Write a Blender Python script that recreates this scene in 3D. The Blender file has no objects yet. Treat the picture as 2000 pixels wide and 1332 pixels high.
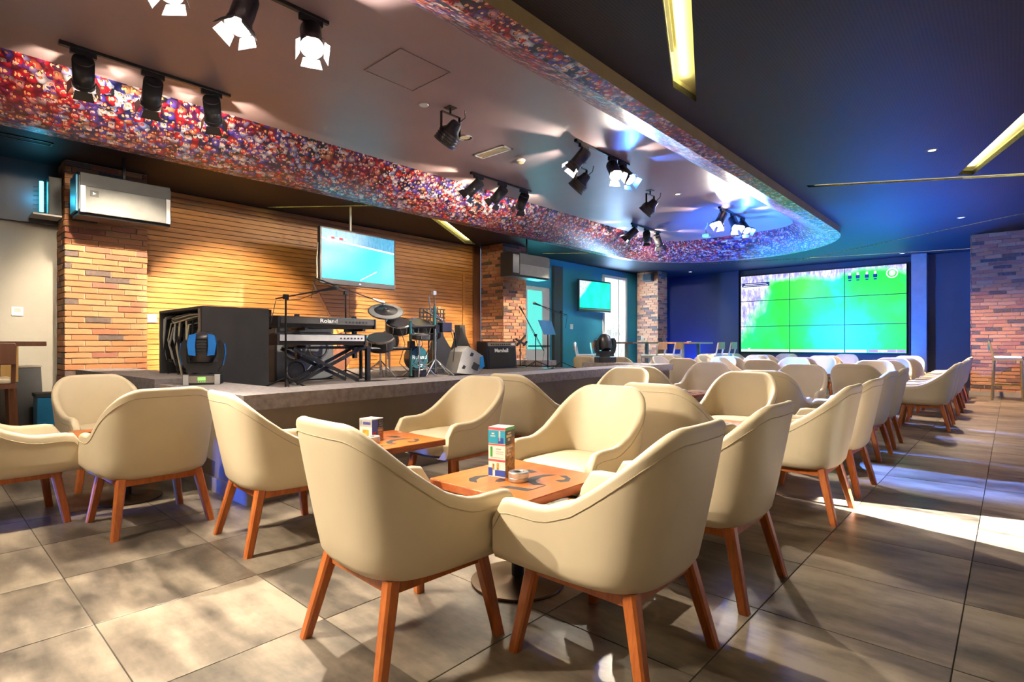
import bpy, bmesh, math, random
from mathutils import Vector, Matrix
PI = math.pi
random.seed(7)
SC = bpy.context.scene
COL = SC.collection

# ---------------------------------------------------------------- camera
CAM_H = 1.05
YAW = math.atan(975/1072.6)
cam_d = bpy.data.cameras.new('camera'); cam = bpy.data.objects.new('camera', cam_d); COL.objects.link(cam)
cam.location = (0, 0, CAM_H); cam.rotation_euler = (PI/2, 0, YAW)
cam_d.sensor_width = 36; cam_d.lens = 1072.6/2000*36; cam_d.shift_y = 0.003
cam_d.clip_start = 0.02; cam_d.clip_end = 200
SC.camera = cam
# ---------------------------------------------------------------- world, exposure
w = bpy.data.worlds.new('world'); SC.world = w; w.use_nodes = True
w.node_tree.nodes['Background'].inputs[0].default_value = (0.5, 0.62, 0.9, 1)
w.node_tree.nodes['Background'].inputs[1].default_value = 0.3
vs = SC.view_settings
vs.view_transform = 'Standard'; vs.look = 'None'; vs.gamma = 1; vs.use_curve_mapping = False
vs.exposure = 0.48
SC.cycles.use_denoising = True
SC.cycles.max_bounces = 5; SC.cycles.diffuse_bounces = 3; SC.cycles.glossy_bounces = 2
SC.cycles.use_adaptive_sampling = True; SC.cycles.adaptive_threshold = 0.18; SC.cycles.adaptive_min_samples = 16; SC.cycles.light_sampling_threshold = 0.03
SC.cycles.sample_clamp_indirect = 6; SC.cycles.caustics_reflective = False; SC.cycles.caustics_refractive = False

def light(name, kind, loc, energy, color=(1, 1, 1), target=None, parent=None, **kw):
    d = bpy.data.lights.new(name, kind); d.energy = energy; d.color = color
    for k, v in kw.items(): setattr(d, k, v)
    o = bpy.data.objects.new(name, d); COL.objects.link(o); o.location = loc
    if target is not None:
        o.rotation_euler = (Vector(target)-Vector(loc)).to_track_quat('-Z', 'Y').to_euler()
    if parent is not None: o.parent = parent
    return o
# sun: falls through the gap between the added sheets in the street window on the right
sun = light('sun', 'SUN', (8, 5, 6), 75.0, (1.0, 0.97, 0.9), angle=0.004)
sun.rotation_euler = Vector((-1, -0.05, -0.577)).to_track_quat('-Z', 'Y').to_euler()

# ---------------------------------------------------------------- mesh helpers
class MB:
    """collects simple shapes, build() links them as one mesh object"""
    def __init__(s): s.v = []; s.f = []; s.uv = None
    def add(s, vs_, fs):
        o = len(s.v); s.v += [tuple(p) for p in vs_]; s.f += [tuple(i+o for i in f) for f in fs]; return s
    def box(s, a, b, bev=0.0):
        x0, y0, z0 = [min(a[i], b[i]) for i in range(3)]; x1, y1, z1 = [max(a[i], b[i]) for i in range(3)]
        if bev <= 0:
            return s.add([(x0,y0,z0),(x1,y0,z0),(x1,y1,z0),(x0,y1,z0),(x0,y0,z1),(x1,y0,z1),(x1,y1,z1),(x0,y1,z1)],
                         [(0,3,2,1),(4,5,6,7),(0,1,5,4),(1,2,6,5),(2,3,7,6),(3,0,4,7)])
        bm = bmesh.new(); bmesh.ops.create_cube(bm, size=1)
        for v in bm.verts: v.co = Vector(((x0+x1)/2+v.co.x*(x1-x0), (y0+y1)/2+v.co.y*(y1-y0), (z0+z1)/2+v.co.z*(z1-z0)))
        bmesh.ops.bevel(bm, geom=bm.edges[:], offset=bev, segments=2, affect='EDGES', profile=0.5)
        bm.verts.index_update()
        s.add([v.co[:] for v in bm.verts], [[v.index for v in f.verts] for f in bm.faces]); bm.free(); return s
    def bar(s, p, q, w_, h_, up=(0, 0, 1)):
        p = Vector(p); q = Vector(q); d = (q-p).normalized(); up = Vector(up)
        x = d.cross(up)
        if x.length < 1e-4: x = d.cross(Vector((1, 0, 0)))
        x.normalize(); y = x.cross(d)
        c = [(-1,-1),(1,-1),(1,1),(-1,1)]
        vs_ = [p+x*(a*w_/2)+y*(b*h_/2) for a, b in c]+[q+x*(a*w_/2)+y*(b*h_/2) for a, b in c]
        return s.add(vs_, [(0,3,2,1),(4,5,6,7),(0,1,5,4),(1,2,6,5),(2,3,7,6),(3,0,4,7)])
    def tube(s, pts, r, n=8, r1=None, cap=True):
        pts = [Vector(p) for p in pts]; m = len(pts); vs_ = []; fs = []
        prev = None
        for i, p in enumerate(pts):
            d = (pts[min(i+1, m-1)]-pts[max(i-1, 0)]).normalized()
            a = prev if prev is not None else (Vector((0,0,1)) if abs(d.z) < .9 else Vector((1,0,0)))
            x = (a-d*a.dot(d)).normalized(); prev = x; y = d.cross(x)
            rr = r if r1 is None else r+(r1-r)*i/(m-1)
            vs_ += [p+(x*math.cos(2*PI*k/n)+y*math.sin(2*PI*k/n))*rr for k in range(n)]
        for i in range(m-1):
            for k in range(n): fs.append((i*n+k, i*n+(k+1) % n, (i+1)*n+(k+1) % n, (i+1)*n+k))
        if cap: fs += [tuple(range(n-1, -1, -1)), tuple((m-1)*n+k for k in range(n))]
        return s.add(vs_, fs)
    def lathe(s, prof, n=24, c=(0, 0, 0), axis='z', cap=True):
        """prof: list of (radius, height) along the axis"""
        vs_ = []; fs = []; m = len(prof)
        for r, h in prof:
            for k in range(n):
                a = 2*PI*k/n; u, v = r*math.cos(a), r*math.sin(a)
                p = {'z': (u, v, h), 'x': (h, u, v), 'y': (v, h, u)}[axis]
                vs_.append((p[0]+c[0], p[1]+c[1], p[2]+c[2]))
        for i in range(m-1):
            for k in range(n): fs.append((i*n+k, i*n+(k+1) % n, (i+1)*n+(k+1) % n, (i+1)*n+k))
        if cap: fs += [tuple(range(n-1, -1, -1)), tuple((m-1)*n+k for k in range(n))]
        return s.add(vs_, fs)
    def prism(s, poly, z0, z1, plane='xy', at=None):
        """extrude a polygon; plane gives the polygon axes, z0..z1 the third axis"""
        def P(u, v, w_): return {'xy': (u, v, w_), 'yz': (w_, u, v), 'xz': (u, w_, v)}[plane]
        n = len(poly)
        vs_ = [P(u, v, z0) for u, v in poly]+[P(u, v, z1) for u, v in poly]
        return s.add(vs_, [tuple(range(n-1, -1, -1)), tuple(range(n, 2*n))]+[(i, (i+1) % n, n+(i+1) % n, n+i) for i in range(n)])
    def sphere(s, c, r, n=12, sc=(1, 1, 1)):
        m = n//2
        return s.add([(c[0]+r*sc[0]*math.sin(PI*i/m)*math.cos(2*PI*k/n), c[1]+r*sc[1]*math.sin(PI*i/m)*math.sin(2*PI*k/n), c[2]+r*sc[2]*math.cos(PI*i/m)) for i in range(m+1) for k in range(n)],
                     [(i*n+k, (i+1)*n+k, (i+1)*n+(k+1) % n, i*n+(k+1) % n) for i in range(m) for k in range(n)])
    def mesh(s, name, m, smooth=False, merge=True):
        me = bpy.data.meshes.new(name); me.from_pydata([tuple(v) for v in s.v], [], [tuple(f) for f in s.f])
        bm = bmesh.new(); bm.from_mesh(me)
        if merge: bmesh.ops.remove_doubles(bm, verts=bm.verts[:], dist=1e-5)
        bmesh.ops.recalc_face_normals(bm, faces=bm.faces[:]); bm.to_mesh(me); bm.free()
        if m is not None: me.materials.append(m)
        if smooth:
            me.polygons.foreach_set('use_smooth', [True]*len(me.polygons)); me.set_sharp_from_angle(angle=math.radians(smooth if smooth > 1 else 40))
        me.update(); return me
    def build(s, name, m, parent=None, smooth=False, loc=(0, 0, 0), rot=None, merge=True):
        return link(name, s.mesh(name, m, smooth, merge), parent, loc, rot)

def link(name, me, parent=None, loc=(0, 0, 0), rot=None):
    o = bpy.data.objects.new(name, me); COL.objects.link(o); o.location = loc
    if rot is not None: o.rotation_euler = rot
    if parent is not None: o.parent = parent
    return o
def tag(o, label=None, cat=None, group=None, kind=None):
    if label: o['label'] = label
    if cat: o['category'] = cat
    if group: o['group'] = group
    if kind: o['kind'] = kind
    return o
def thing(name, label, cat, loc=(0, 0, 0), rz=0.0, group=None):
    o = bpy.data.objects.new(name, None); COL.objects.link(o); o.location = loc; o.rotation_euler = (0, 0, rz)
    o.empty_display_size = 0.1
    return tag(o, label, cat, group)
def struct(o, label=None): return tag(o, label, None, None, 'structure')
def dup(root, loc, rz, label=None, group=None):
    def cp(o, par):
        c = o.copy(); COL.objects.link(c); c.parent = par
        for ch in list(o.children): cp(ch, c)
        return c
    r = cp(root, None); r.location = loc; r.rotation_euler = (0, 0, rz)
    return tag(r, label, None, group)
def text(name, body, size, m, parent, loc, rot, ext=0.001, bold=0.0, sx=1.0):
    cu = bpy.data.curves.new(name, 'FONT'); cu.body = body; cu.size = size; cu.extrude = ext; cu.offset = bold
    cu.align_x = 'CENTER'; cu.align_y = 'CENTER'; cu.resolution_u = 3
    t = bpy.data.objects.new(name, cu); COL.objects.link(t)
    dg = bpy.context.evaluated_depsgraph_get(); me = bpy.data.meshes.new_from_object(t.evaluated_get(dg))
    bpy.data.objects.remove(t); me.materials.clear(); me.materials.append(m)
    o = link(name, me, parent, loc, rot); o.scale = (sx, 1, 1); return o
RX = (PI/2, 0, PI/2)      # text / panel facing +X
RY = (PI/2, 0, 0)         # facing -Y

# ---------------------------------------------------------------- materials
def newmat(name):
    m = bpy.data.materials.new(name); m.use_nodes = True
    return m, m.node_tree, m.node_tree.nodes['Principled BSDF']
def nd(nt, t, ins=None, **props):
    n = nt.nodes.new(t)
    for k, v in props.items(): setattr(n, k, v)
    for k, v in (ins or {}).items():
        if isinstance(v, bpy.types.NodeSocket): nt.links.new(v, n.inputs[k])
        else: n.inputs[k].default_value = v
    return n
def ma(nt, op, a, b=None, c=None, clamp=False):
    ins = {0: a}
    if b is not None: ins[1] = b
    if c is not None: ins[2] = c
    return nd(nt, 'ShaderNodeMath', ins, operation=op, use_clamp=clamp).outputs[0]
def ramp(nt, fac, stops, interp='LINEAR'):
    r = nd(nt, 'ShaderNodeValToRGB', {0: fac}); cr = r.color_ramp; cr.interpolation = interp
    while len(cr.elements) < len(stops): cr.elements.new(0.5)
    for e, (p, c) in zip(cr.elements, stops): e.position = p; e.color = (*c, 1) if len(c) == 3 else c
    return r.outputs[0]
def mixc(nt, fac, a, b, mode='MIX'):
    n = nt.nodes.new('ShaderNodeMix'); n.data_type = 'RGBA'; n.blend_type = mode
    for k, v in ((0, fac), (6, a), (7, b)):
        if isinstance(v, bpy.types.NodeSocket): nt.links.new(v, n.inputs[k])
        else: n.inputs[k].default_value = (*v, 1) if isinstance(v, tuple) and len(v) == 3 else v
    return n.outputs[2]
def coords(nt, kind='Object', scale=(1, 1, 1), rot=(0, 0, 0)):
    tc = nd(nt, 'ShaderNodeTexCoord')
    return nd(nt, 'ShaderNodeMapping', {0: tc.outputs[kind], 'Scale': scale, 'Rotation': rot}).outputs[0]
def noise(nt, co, scale, detail=4, rough=0.55, dist=0.0):
    return nd(nt, 'ShaderNodeTexNoise', {'Vector': co, 'Scale': scale, 'Detail': detail, 'Roughness': rough, 'Distortion': dist}).outputs[0]
def bump(nt, b, h, strength=0.2, dist=0.01):
    n = nd(nt, 'ShaderNodeBump', {'Strength': strength, 'Distance': dist, 'Height': h}); nt.links.new(n.outputs[0], b.inputs['Normal'])
def mat(name, col, rough=0.5, metal=0.0, var=0.12, vscale=6.0, bumpy=0.0, bscale=60.0, spec=None, stretch=(1, 1, 1)):
    """plain material with procedural tone variation and relief"""
    m, nt, b = newmat(name); co = coords(nt, 'Object', stretch)
    n = noise(nt, co, vscale)
    c0 = tuple(max(0, x*(1-var)) for x in col); c1 = tuple(min(1, x*(1+var)) for x in col)
    nt.links.new(ramp(nt, n, [(0.3, c0), (0.7, c1)]), b.inputs['Base Color'])
    b.inputs['Roughness'].default_value = rough; b.inputs['Metallic'].default_value = metal
    if spec is not None: b.inputs['Specular IOR Level'].default_value = spec
    if bumpy: bump(nt, b, noise(nt, co, bscale, 3), bumpy, 0.004)
    return m
def emat(name, col, strength, var=0.1, vscale=8.0):
    m, nt, b = newmat(name)
    n = noise(nt, coords(nt), vscale)
    c = ramp(nt, n, [(0.3, tuple(x*(1-var) for x in col)), (0.7, col)])
    nt.links.new(c, b.inputs['Emission Color']); b.inputs['Emission Strength'].default_value = strength
    b.inputs['Base Color'].default_value = (0.02, 0.02, 0.02, 1); return m
def wood(name, c0, c1, rough=0.4, axis=(1, 1, 0.06), scale=14.0):
    m, nt, b = newmat(name); co = coords(nt, 'Object', axis)
    n = noise(nt, co, scale, 5, 0.6, 0.6); n2 = noise(nt, co, scale*5, 2)
    f = ma(nt, 'ADD', ma(nt, 'MULTIPLY', n, 0.75), ma(nt, 'MULTIPLY', n2, 0.25))
    nt.links.new(ramp(nt, f, [(0.32, c0), (0.68, c1)]), b.inputs['Base Color'])
    b.inputs['Roughness'].default_value = rough; bump(nt, b, n2, 0.08, 0.002); return m

M = {}
M['cream'] = mat('cream_leather', (0.66, 0.55, 0.375), 0.48, var=0.05, vscale=3, bumpy=0.06, bscale=220)
M['seam'] = mat('seam_thread', (0.50, 0.40, 0.26), 0.6)
M['leg'] = wood('chair_leg_wood', (0.33, 0.075, 0.014), (0.56, 0.165, 0.035), 0.35, (6, 6, 0.6), 6)
M['table'] = wood('table_wood', (0.38, 0.085, 0.010), (0.58, 0.17, 0.025), 0.28, (3, 0.35, 3), 9)
M['table_edge'] = wood('table_edge_wood', (0.28, 0.06, 0.015), (0.40, 0.11, 0.03), 0.35, (3, 0.35, 3), 9)
M['inlay'] = mat('black_inlay', (0.02, 0.019, 0.018), 0.6)
M['bronze'] = mat('dark_bronze', (0.10, 0.065, 0.035), 0.3, 0.8)
M['black'] = mat('black_plastic', (0.015, 0.015, 0.018), 0.4)
M['blackm'] = mat('black_metal', (0.02, 0.02, 0.023), 0.35, 0.5)
M['satin'] = mat('satin_black', (0.035, 0.035, 0.04), 0.28, 0.3)
M['fabric'] = mat('black_grille_cloth', (0.02, 0.02, 0.022), 0.9, bumpy=0.4, bscale=260)
M['chrome'] = mat('chrome', (0.75, 0.76, 0.78), 0.18, 1.0, var=0.05)
M['steel'] = mat('brushed_steel', (0.66, 0.65, 0.63), 0.36, 0.85, var=0.1)
M['grey'] = mat('grey_plastic', (0.36, 0.36, 0.36), 0.5)
M['slate'] = mat('slate_grey_panel', (0.13, 0.14, 0.15), 0.5)
M['silver'] = mat('silver_paint', (0.52, 0.52, 0.53), 0.4, 0.3)
M['white'] = mat('white_plastic', (0.80, 0.79, 0.76), 0.45, var=0.04)
M['ivory'] = mat('ivory_plastic', (0.75, 0.62, 0.38), 0.45, var=0.06)
M['grille'] = mat('speaker_mesh', (0.12, 0.12, 0.12), 0.55, 0.3, bumpy=0.5, bscale=300)
M['darkgrey'] = mat('charcoal_panel', (0.045, 0.045, 0.048), 0.6, bumpy=0.1)
M['rim'] = mat('stage_rim_carpet', (0.27, 0.24, 0.245), 0.9, var=0.25, vscale=25, bumpy=0.5, bscale=140)
M['stagefl'] = mat('stage_floor_carpet', (0.12, 0.10, 0.095), 0.9, var=0.2, vscale=20, bumpy=0.4, bscale=140)
M['stagefr'] = mat('stage_front_board', (0.20, 0.155, 0.115), 0.45, var=0.12, vscale=2)
M['plinth'] = mat('stage_plinth', (0.26, 0.22, 0.19), 0.4, var=0.1)
M['mortar'] = mat('mortar', (0.42, 0.33, 0.24), 0.9, bumpy=0.3)
M['grout'] = mat('grout', (0.055, 0.045, 0.035), 0.9)
M['wallgrey'] = mat('grey_plaster', (0.32, 0.295, 0.26), 0.6, var=0.08, vscale=1.5)
M['wallnavy'] = mat('navy_wall', (0.018, 0.03, 0.10), 0.4, var=0.1, vscale=1.2)
M['walldark'] = mat('charcoal_wall', (0.050, 0.043, 0.050), 0.45, var=0.12, vscale=1.2)
M['wallblue'] = mat('wall_with_cyan_light', (0.04, 0.30, 0.46), 0.4, var=0.06, vscale=1.5)  # teal puts the cyan light on this wall into its colour
M['lightstrip'] = mat('pale_panel', (0.72, 0.68, 0.62), 0.5, var=0.05)
M['ceil_in'] = mat('ceiling_mauve_board', (0.28, 0.20, 0.215), 0.42, var=0.10, vscale=0.8)
M['fascia'] = mat('olive_fascia', (0.42, 0.31, 0.13), 0.5, var=0.08)
M['orangewood'] = wood('stool_wood', (0.42, 0.13, 0.04), (0.60, 0.22, 0.08), 0.35)
M['brownwood'] = wood('bar_table_wood', (0.09, 0.035, 0.018), (0.16, 0.06, 0.03), 0.4)
M['blondwood'] = wood('blond_wood', (0.45, 0.26, 0.08), (0.62, 0.38, 0.14), 0.4)
M['gold'] = mat('brass_frame', (0.42, 0.30, 0.12), 0.35, 0.7)
M['bluepanel'] = mat('blue_lacquer', (0.02, 0.20, 0.42), 0.3)
M['yellowpaint'] = mat('pale_yellow_paint', (0.84, 0.80, 0.46), 0.6, var=0.04)
M['yellowled'] = emat('yellow_led', (1.0, 0.95, 0.50), 1.0)
M['yellowdim'] = emat('yellow_led_dim', (1.0, 0.88, 0.50), 0.7)
M['lens'] = emat('lamp_lens', (1.0, 0.93, 0.80), 40)
M['lensdim'] = emat('lamp_lens_dim', (1.0, 0.9, 0.7), 3)
M['cyanled'] = emat('cyan_tube', (0.10, 0.85, 1.0), 6)
M['greenled'] = emat('green_display', (0.35, 1.0, 0.15), 1.2)
M['tvlogo'] = emat('tv_logo', (0.5, 0.6, 1.0), 1.5)
M['lettering'] = mat('white_lettering', (0.85, 0.85, 0.85), 0.4, var=0.02)
M['guitarbrown'] = wood('guitar_body', (0.20, 0.06, 0.015), (0.34, 0.12, 0.03), 0.3)
M['bagblue'] = mat('blue_handle_pad', (0.02, 0.30, 0.75), 0.5)
M['bagblack'] = mat('black_gig_bag', (0.03, 0.03, 0.03), 0.8, bumpy=0.3)
M['teal'] = mat('teal_drumhead', (0.02, 0.11, 0.13), 0.35)
M['cablew'] = mat('pale_cable', (0.5, 0.45, 0.33), 0.6)
M['green'] = mat('green_card', (0.05, 0.35, 0.06), 0.5)
M['pinkred'] = mat('red_card', (0.75, 0.10, 0.12), 0.5)
M['cyancard'] = mat('cyan_card', (0.02, 0.35, 0.55), 0.5)
M['bluecard'] = mat('blue_card', (0.03, 0.08, 0.45), 0.5)
M['whitecard'] = mat('white_card', (0.85, 0.80, 0.72), 0.5)
M['pinkcard'] = mat('faint_pink_card', (0.75, 0.50, 0.50), 0.5)
M['food'] = mat('food_print', (0.42, 0.22, 0.05), 0.5, var=0.8, vscale=60)
M['burger'] = mat('burger_print', (0.55, 0.22, 0.06), 0.5, var=0.3, vscale=40)
M['beer'] = mat('amber_print', (0.75, 0.35, 0.05), 0.5, var=0.4, vscale=40)

def brick_mat(name, lo):
    m, nt, b = newmat(name)
    oi = nd(nt, 'ShaderNodeObjectInfo'); r = oi.outputs['Random']
    base = ramp(nt, r, lo, 'CONSTANT')
    co = coords(nt, 'Object', (1, 1, 2)); off = nd(nt, 'ShaderNodeVectorMath', {0: co, 1: oi.outputs['Location']}, operation='ADD').outputs[0]
    n = noise(nt, off, 22, 6, 0.65)
    c = mixc(nt, ma(nt, 'MULTIPLY', n, 0.9), base, (0.10, 0.05, 0.03), 'MULTIPLY')
    c = mixc(nt, ma(nt, 'SUBTRACT', n, 0.42, clamp=True), c, (0.55, 0.33, 0.20))
    nt.links.new(c, b.inputs['Base Color']); b.inputs['Roughness'].default_value = 0.8
    bump(nt, b, n, 0.6, 0.012); return m
M['brickA'] = brick_mat('brick_orange', [(0, (0.62, 0.25, 0.10)), (0.42, (0.68, 0.33, 0.15)), (0.66, (0.52, 0.17, 0.09)), (0.80, (0.42, 0.15, 0.10)), (0.87, (0.13, 0.10, 0.10))])
M['brickB'] = brick_mat('brick_mixed', [(0, (0.56, 0.24, 0.11)), (0.35, (0.62, 0.31, 0.16)), (0.58, (0.45, 0.16, 0.09)), (0.72, (0.07, 0.05, 0.055)), (0.90, (0.26, 0.10, 0.07))])

def tile_mat():
    m, nt, b = newmat('concrete_tile')
    tc = nd(nt, 'ShaderNodeNewGeometry'); P = tc.outputs['Position']
    oi = nd(nt, 'ShaderNodeObjectInfo')
    sh = nd(nt, 'ShaderNodeVectorMath', {0: P, 1: nd(nt, 'ShaderNodeCombineXYZ', {0: ma(nt, 'MULTIPLY', oi.outputs['Random'], 40.0)}).outputs[0]}, operation='ADD').outputs[0]
    st = nd(nt, 'ShaderNodeMapping', {0: sh, 'Location': (3.1, 1.7, 0.37), 'Scale': (1.0, 3.2, 1)}).outputs[0]
    n1 = noise(nt, st, 1.5, 5, 0.6); n2 = noise(nt, nd(nt, 'ShaderNodeMapping', {0: sh, 'Location': (0, 0, 0.61)}).outputs[0], 14, 3, 0.6)
    f = ma(nt, 'ADD', ma(nt, 'MULTIPLY', n1, 0.84), ma(nt, 'MULTIPLY', n2, 0.16))
    f = ma(nt, 'ADD', f, ma(nt, 'MULTIPLY', ma(nt, 'SUBTRACT', oi.outputs['Random'], 0.5), 0.10))
    c = ramp(nt, f, [(0.36, (0.040, 0.032, 0.024)), (0.49, (0.130, 0.104, 0.078)), (0.63, (0.26, 0.212, 0.160))])
    nt.links.new(c, b.inputs['Base Color'])
    b.inputs['Roughness'].default_value = 0.34
    return m
M['tile'] = tile_mat()

def slat_mat():
    m, nt, b = newmat('slat_wood')
    oi = nd(nt, 'ShaderNodeObjectInfo'); P = nd(nt, 'ShaderNodeNewGeometry').outputs['Position']
    sh = nd(nt, 'ShaderNodeVectorMath', {0: P, 1: nd(nt, 'ShaderNodeCombineXYZ', {1: ma(nt, 'MULTIPLY', oi.outputs['Random'], 30.0)}).outputs[0]}, operation='ADD').outputs[0]
    st = nd(nt, 'ShaderNodeMapping', {0: sh, 'Scale': (1, 0.5, 9)}).outputs[0]
    n = noise(nt, st, 5, 6, 0.6, 0.4)
    f = ma(nt, 'ADD', n, ma(nt, 'MULTIPLY', ma(nt, 'SUBTRACT', oi.outputs['Random'], 0.5), 0.16))
    nt.links.new(ramp(nt, f, [(0.3, (0.30, 0.115, 0.022)), (0.7, (0.52, 0.235, 0.062))]), b.inputs['Base Color'])
    b.inputs['Roughness'].default_value = 0.4; bump(nt, b, n, 0.1, 0.003); return m
M['slat'] = slat_mat()

def crowd_mat():
    """printed wallpaper of a cheering crowd: faces, hair, shirts and raised arms (uv in metres)"""
    m, nt, b = newmat('crowd_print')
    uv = nd(nt, 'ShaderNodeTexCoord').outputs['UV']
    wob = nd(nt, 'ShaderNodeTexNoise', {'Vector': uv, 'Scale': 30.0, 'Detail': 2.0}).outputs[1]
    p = nd(nt, 'ShaderNodeVectorMath', {0: uv, 1: nd(nt, 'ShaderNodeVectorMath', {0: wob, 3: 0.022}, operation='SCALE').outputs[0]}, operation='ADD').outputs[0]
    def people(S, off, seed):
        q = nd(nt, 'ShaderNodeVectorMath', {0: p, 1: (off, off*.7, 0)}, operation='ADD').outputs[0]
        v1 = nd(nt, 'ShaderNodeTexVoronoi', {'Vector': q, 'Scale': S, 'Randomness': 0.85}, voronoi_dimensions='2D')
        sp = nd(nt, 'ShaderNodeSeparateXYZ', {0: nd(nt, 'ShaderNodeVectorMath', {0: q, 1: v1.outputs['Position']}, operation='SUBTRACT').outputs[0]})
        dx = ma(nt, 'MULTIPLY', sp.outputs[0], S); dy = ma(nt, 'MULTIPLY', sp.outputs[1], S)
        c1 = nd(nt, 'ShaderNodeSeparateColor', {0: v1.outputs['Color']}); r, g, bl = c1.outputs
        def ell(cx, cy, rx, ry):
            ex = ma(nt, 'DIVIDE', ma(nt, 'SUBTRACT', dx, cx), rx); ey = ma(nt, 'DIVIDE', ma(nt, 'SUBTRACT', dy, cy), ry)
            return ma(nt, 'LESS_THAN', ma(nt, 'ADD', ma(nt, 'MULTIPLY', ex, ex), ma(nt, 'MULTIPLY', ey, ey)), 1.0)
        shirt = ramp(nt, r, [(0, (0.015, 0.02, 0.12)), (0.18, (0.56, 0.012, 0.03)), (0.36, (0.72, 0.68, 0.78)), (0.52, (0.09, 0.06, 0.42)), (0.68, (0.02, 0.018, 0.03)), (0.78, (0.36, 0.02, 0.06)), (0.87, (0.50, 0.20, 0.11)), (0.91, (0.28, 0.34, 0.72))], 'CONSTANT')
        big = noise(nt, uv, 1.1, 3)
        shirt = mixc(nt, ramp(nt, big, [(0.50, (0, 0, 0)), (0.66, (0.75,)*3)]), shirt, mixc(nt, g, (0.50, 0.012, 0.025), (0.09, 0.008, 0.03)))
        shade = nd(nt, 'ShaderNodeMapRange', {0: v1.outputs['Distance'], 1: 0.22, 2: 0.62, 3: 1.0, 4: 0.32}).outputs[0]
        c = mixc(nt, 1.0, shirt, shade, 'MULTIPLY')
        skin = ramp(nt, g, [(0, (0.66, 0.25, 0.10)), (0.35, (0.76, 0.38, 0.18)), (0.65, (0.40, 0.14, 0.07)), (0.85, (0.80, 0.54, 0.36))], 'CONSTANT')
        hair = ramp(nt, bl, [(0, (0.025, 0.015, 0.015)), (0.5, (0.09, 0.035, 0.02)), (0.72, (0.45, 0.02, 0.03)), (0.85, (0.65, 0.6, 0.62))], 'CONSTANT')
        c = mixc(nt, ell(0, .20, .24, .24), c, hair); c = mixc(nt, ell(.02, .12, .165, .20), c, skin)
        arm = ma(nt, 'MULTIPLY', ell(.34, .12, .08, .34), ma(nt, 'GREATER_THAN', bl, 0.55)); c = mixc(nt, arm, c, skin)
        return c, v1
    c, v1 = people(13.0, 0.0, 1); c2, v2 = people(16.5, 3.3, 2)
    sel = ma(nt, 'GREATER_THAN', noise(nt, uv, 7.0, 2), 0.52)
    c = mixc(nt, sel, c, c2)
    nt.links.new(c, b.inputs['Base Color']); b.inputs['Roughness'].default_value = 0.34; return m
M['crowd'] = crowd_mat()

def perf_mat():
    """perforated ceiling board, dots in object space"""
    m, nt, b = newmat('perforated_board')
    P = nd(nt, 'ShaderNodeNewGeometry').outputs['Position']
    v = nd(nt, 'ShaderNodeTexVoronoi', {'Vector': P, 'Scale': 42.0, 'Randomness': 0.0}, voronoi_dimensions='2D')
    dot = ma(nt, 'LESS_THAN', v.outputs['Distance'], 0.27)
    n = noise(nt, P, 0.7)
    base = ramp(nt, n, [(0.3, (0.017, 0.014, 0.014)), (0.7, (0.025, 0.020, 0.019))])
    nt.links.new(mixc(nt, dot, base, (0.006, 0.006, 0.007)), b.inputs['Base Color'])
    b.inputs['Roughness'].default_value = 0.55; b.inputs['Specular IOR Level'].default_value = 0.2; return m
M['perf'] = perf_mat()

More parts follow.
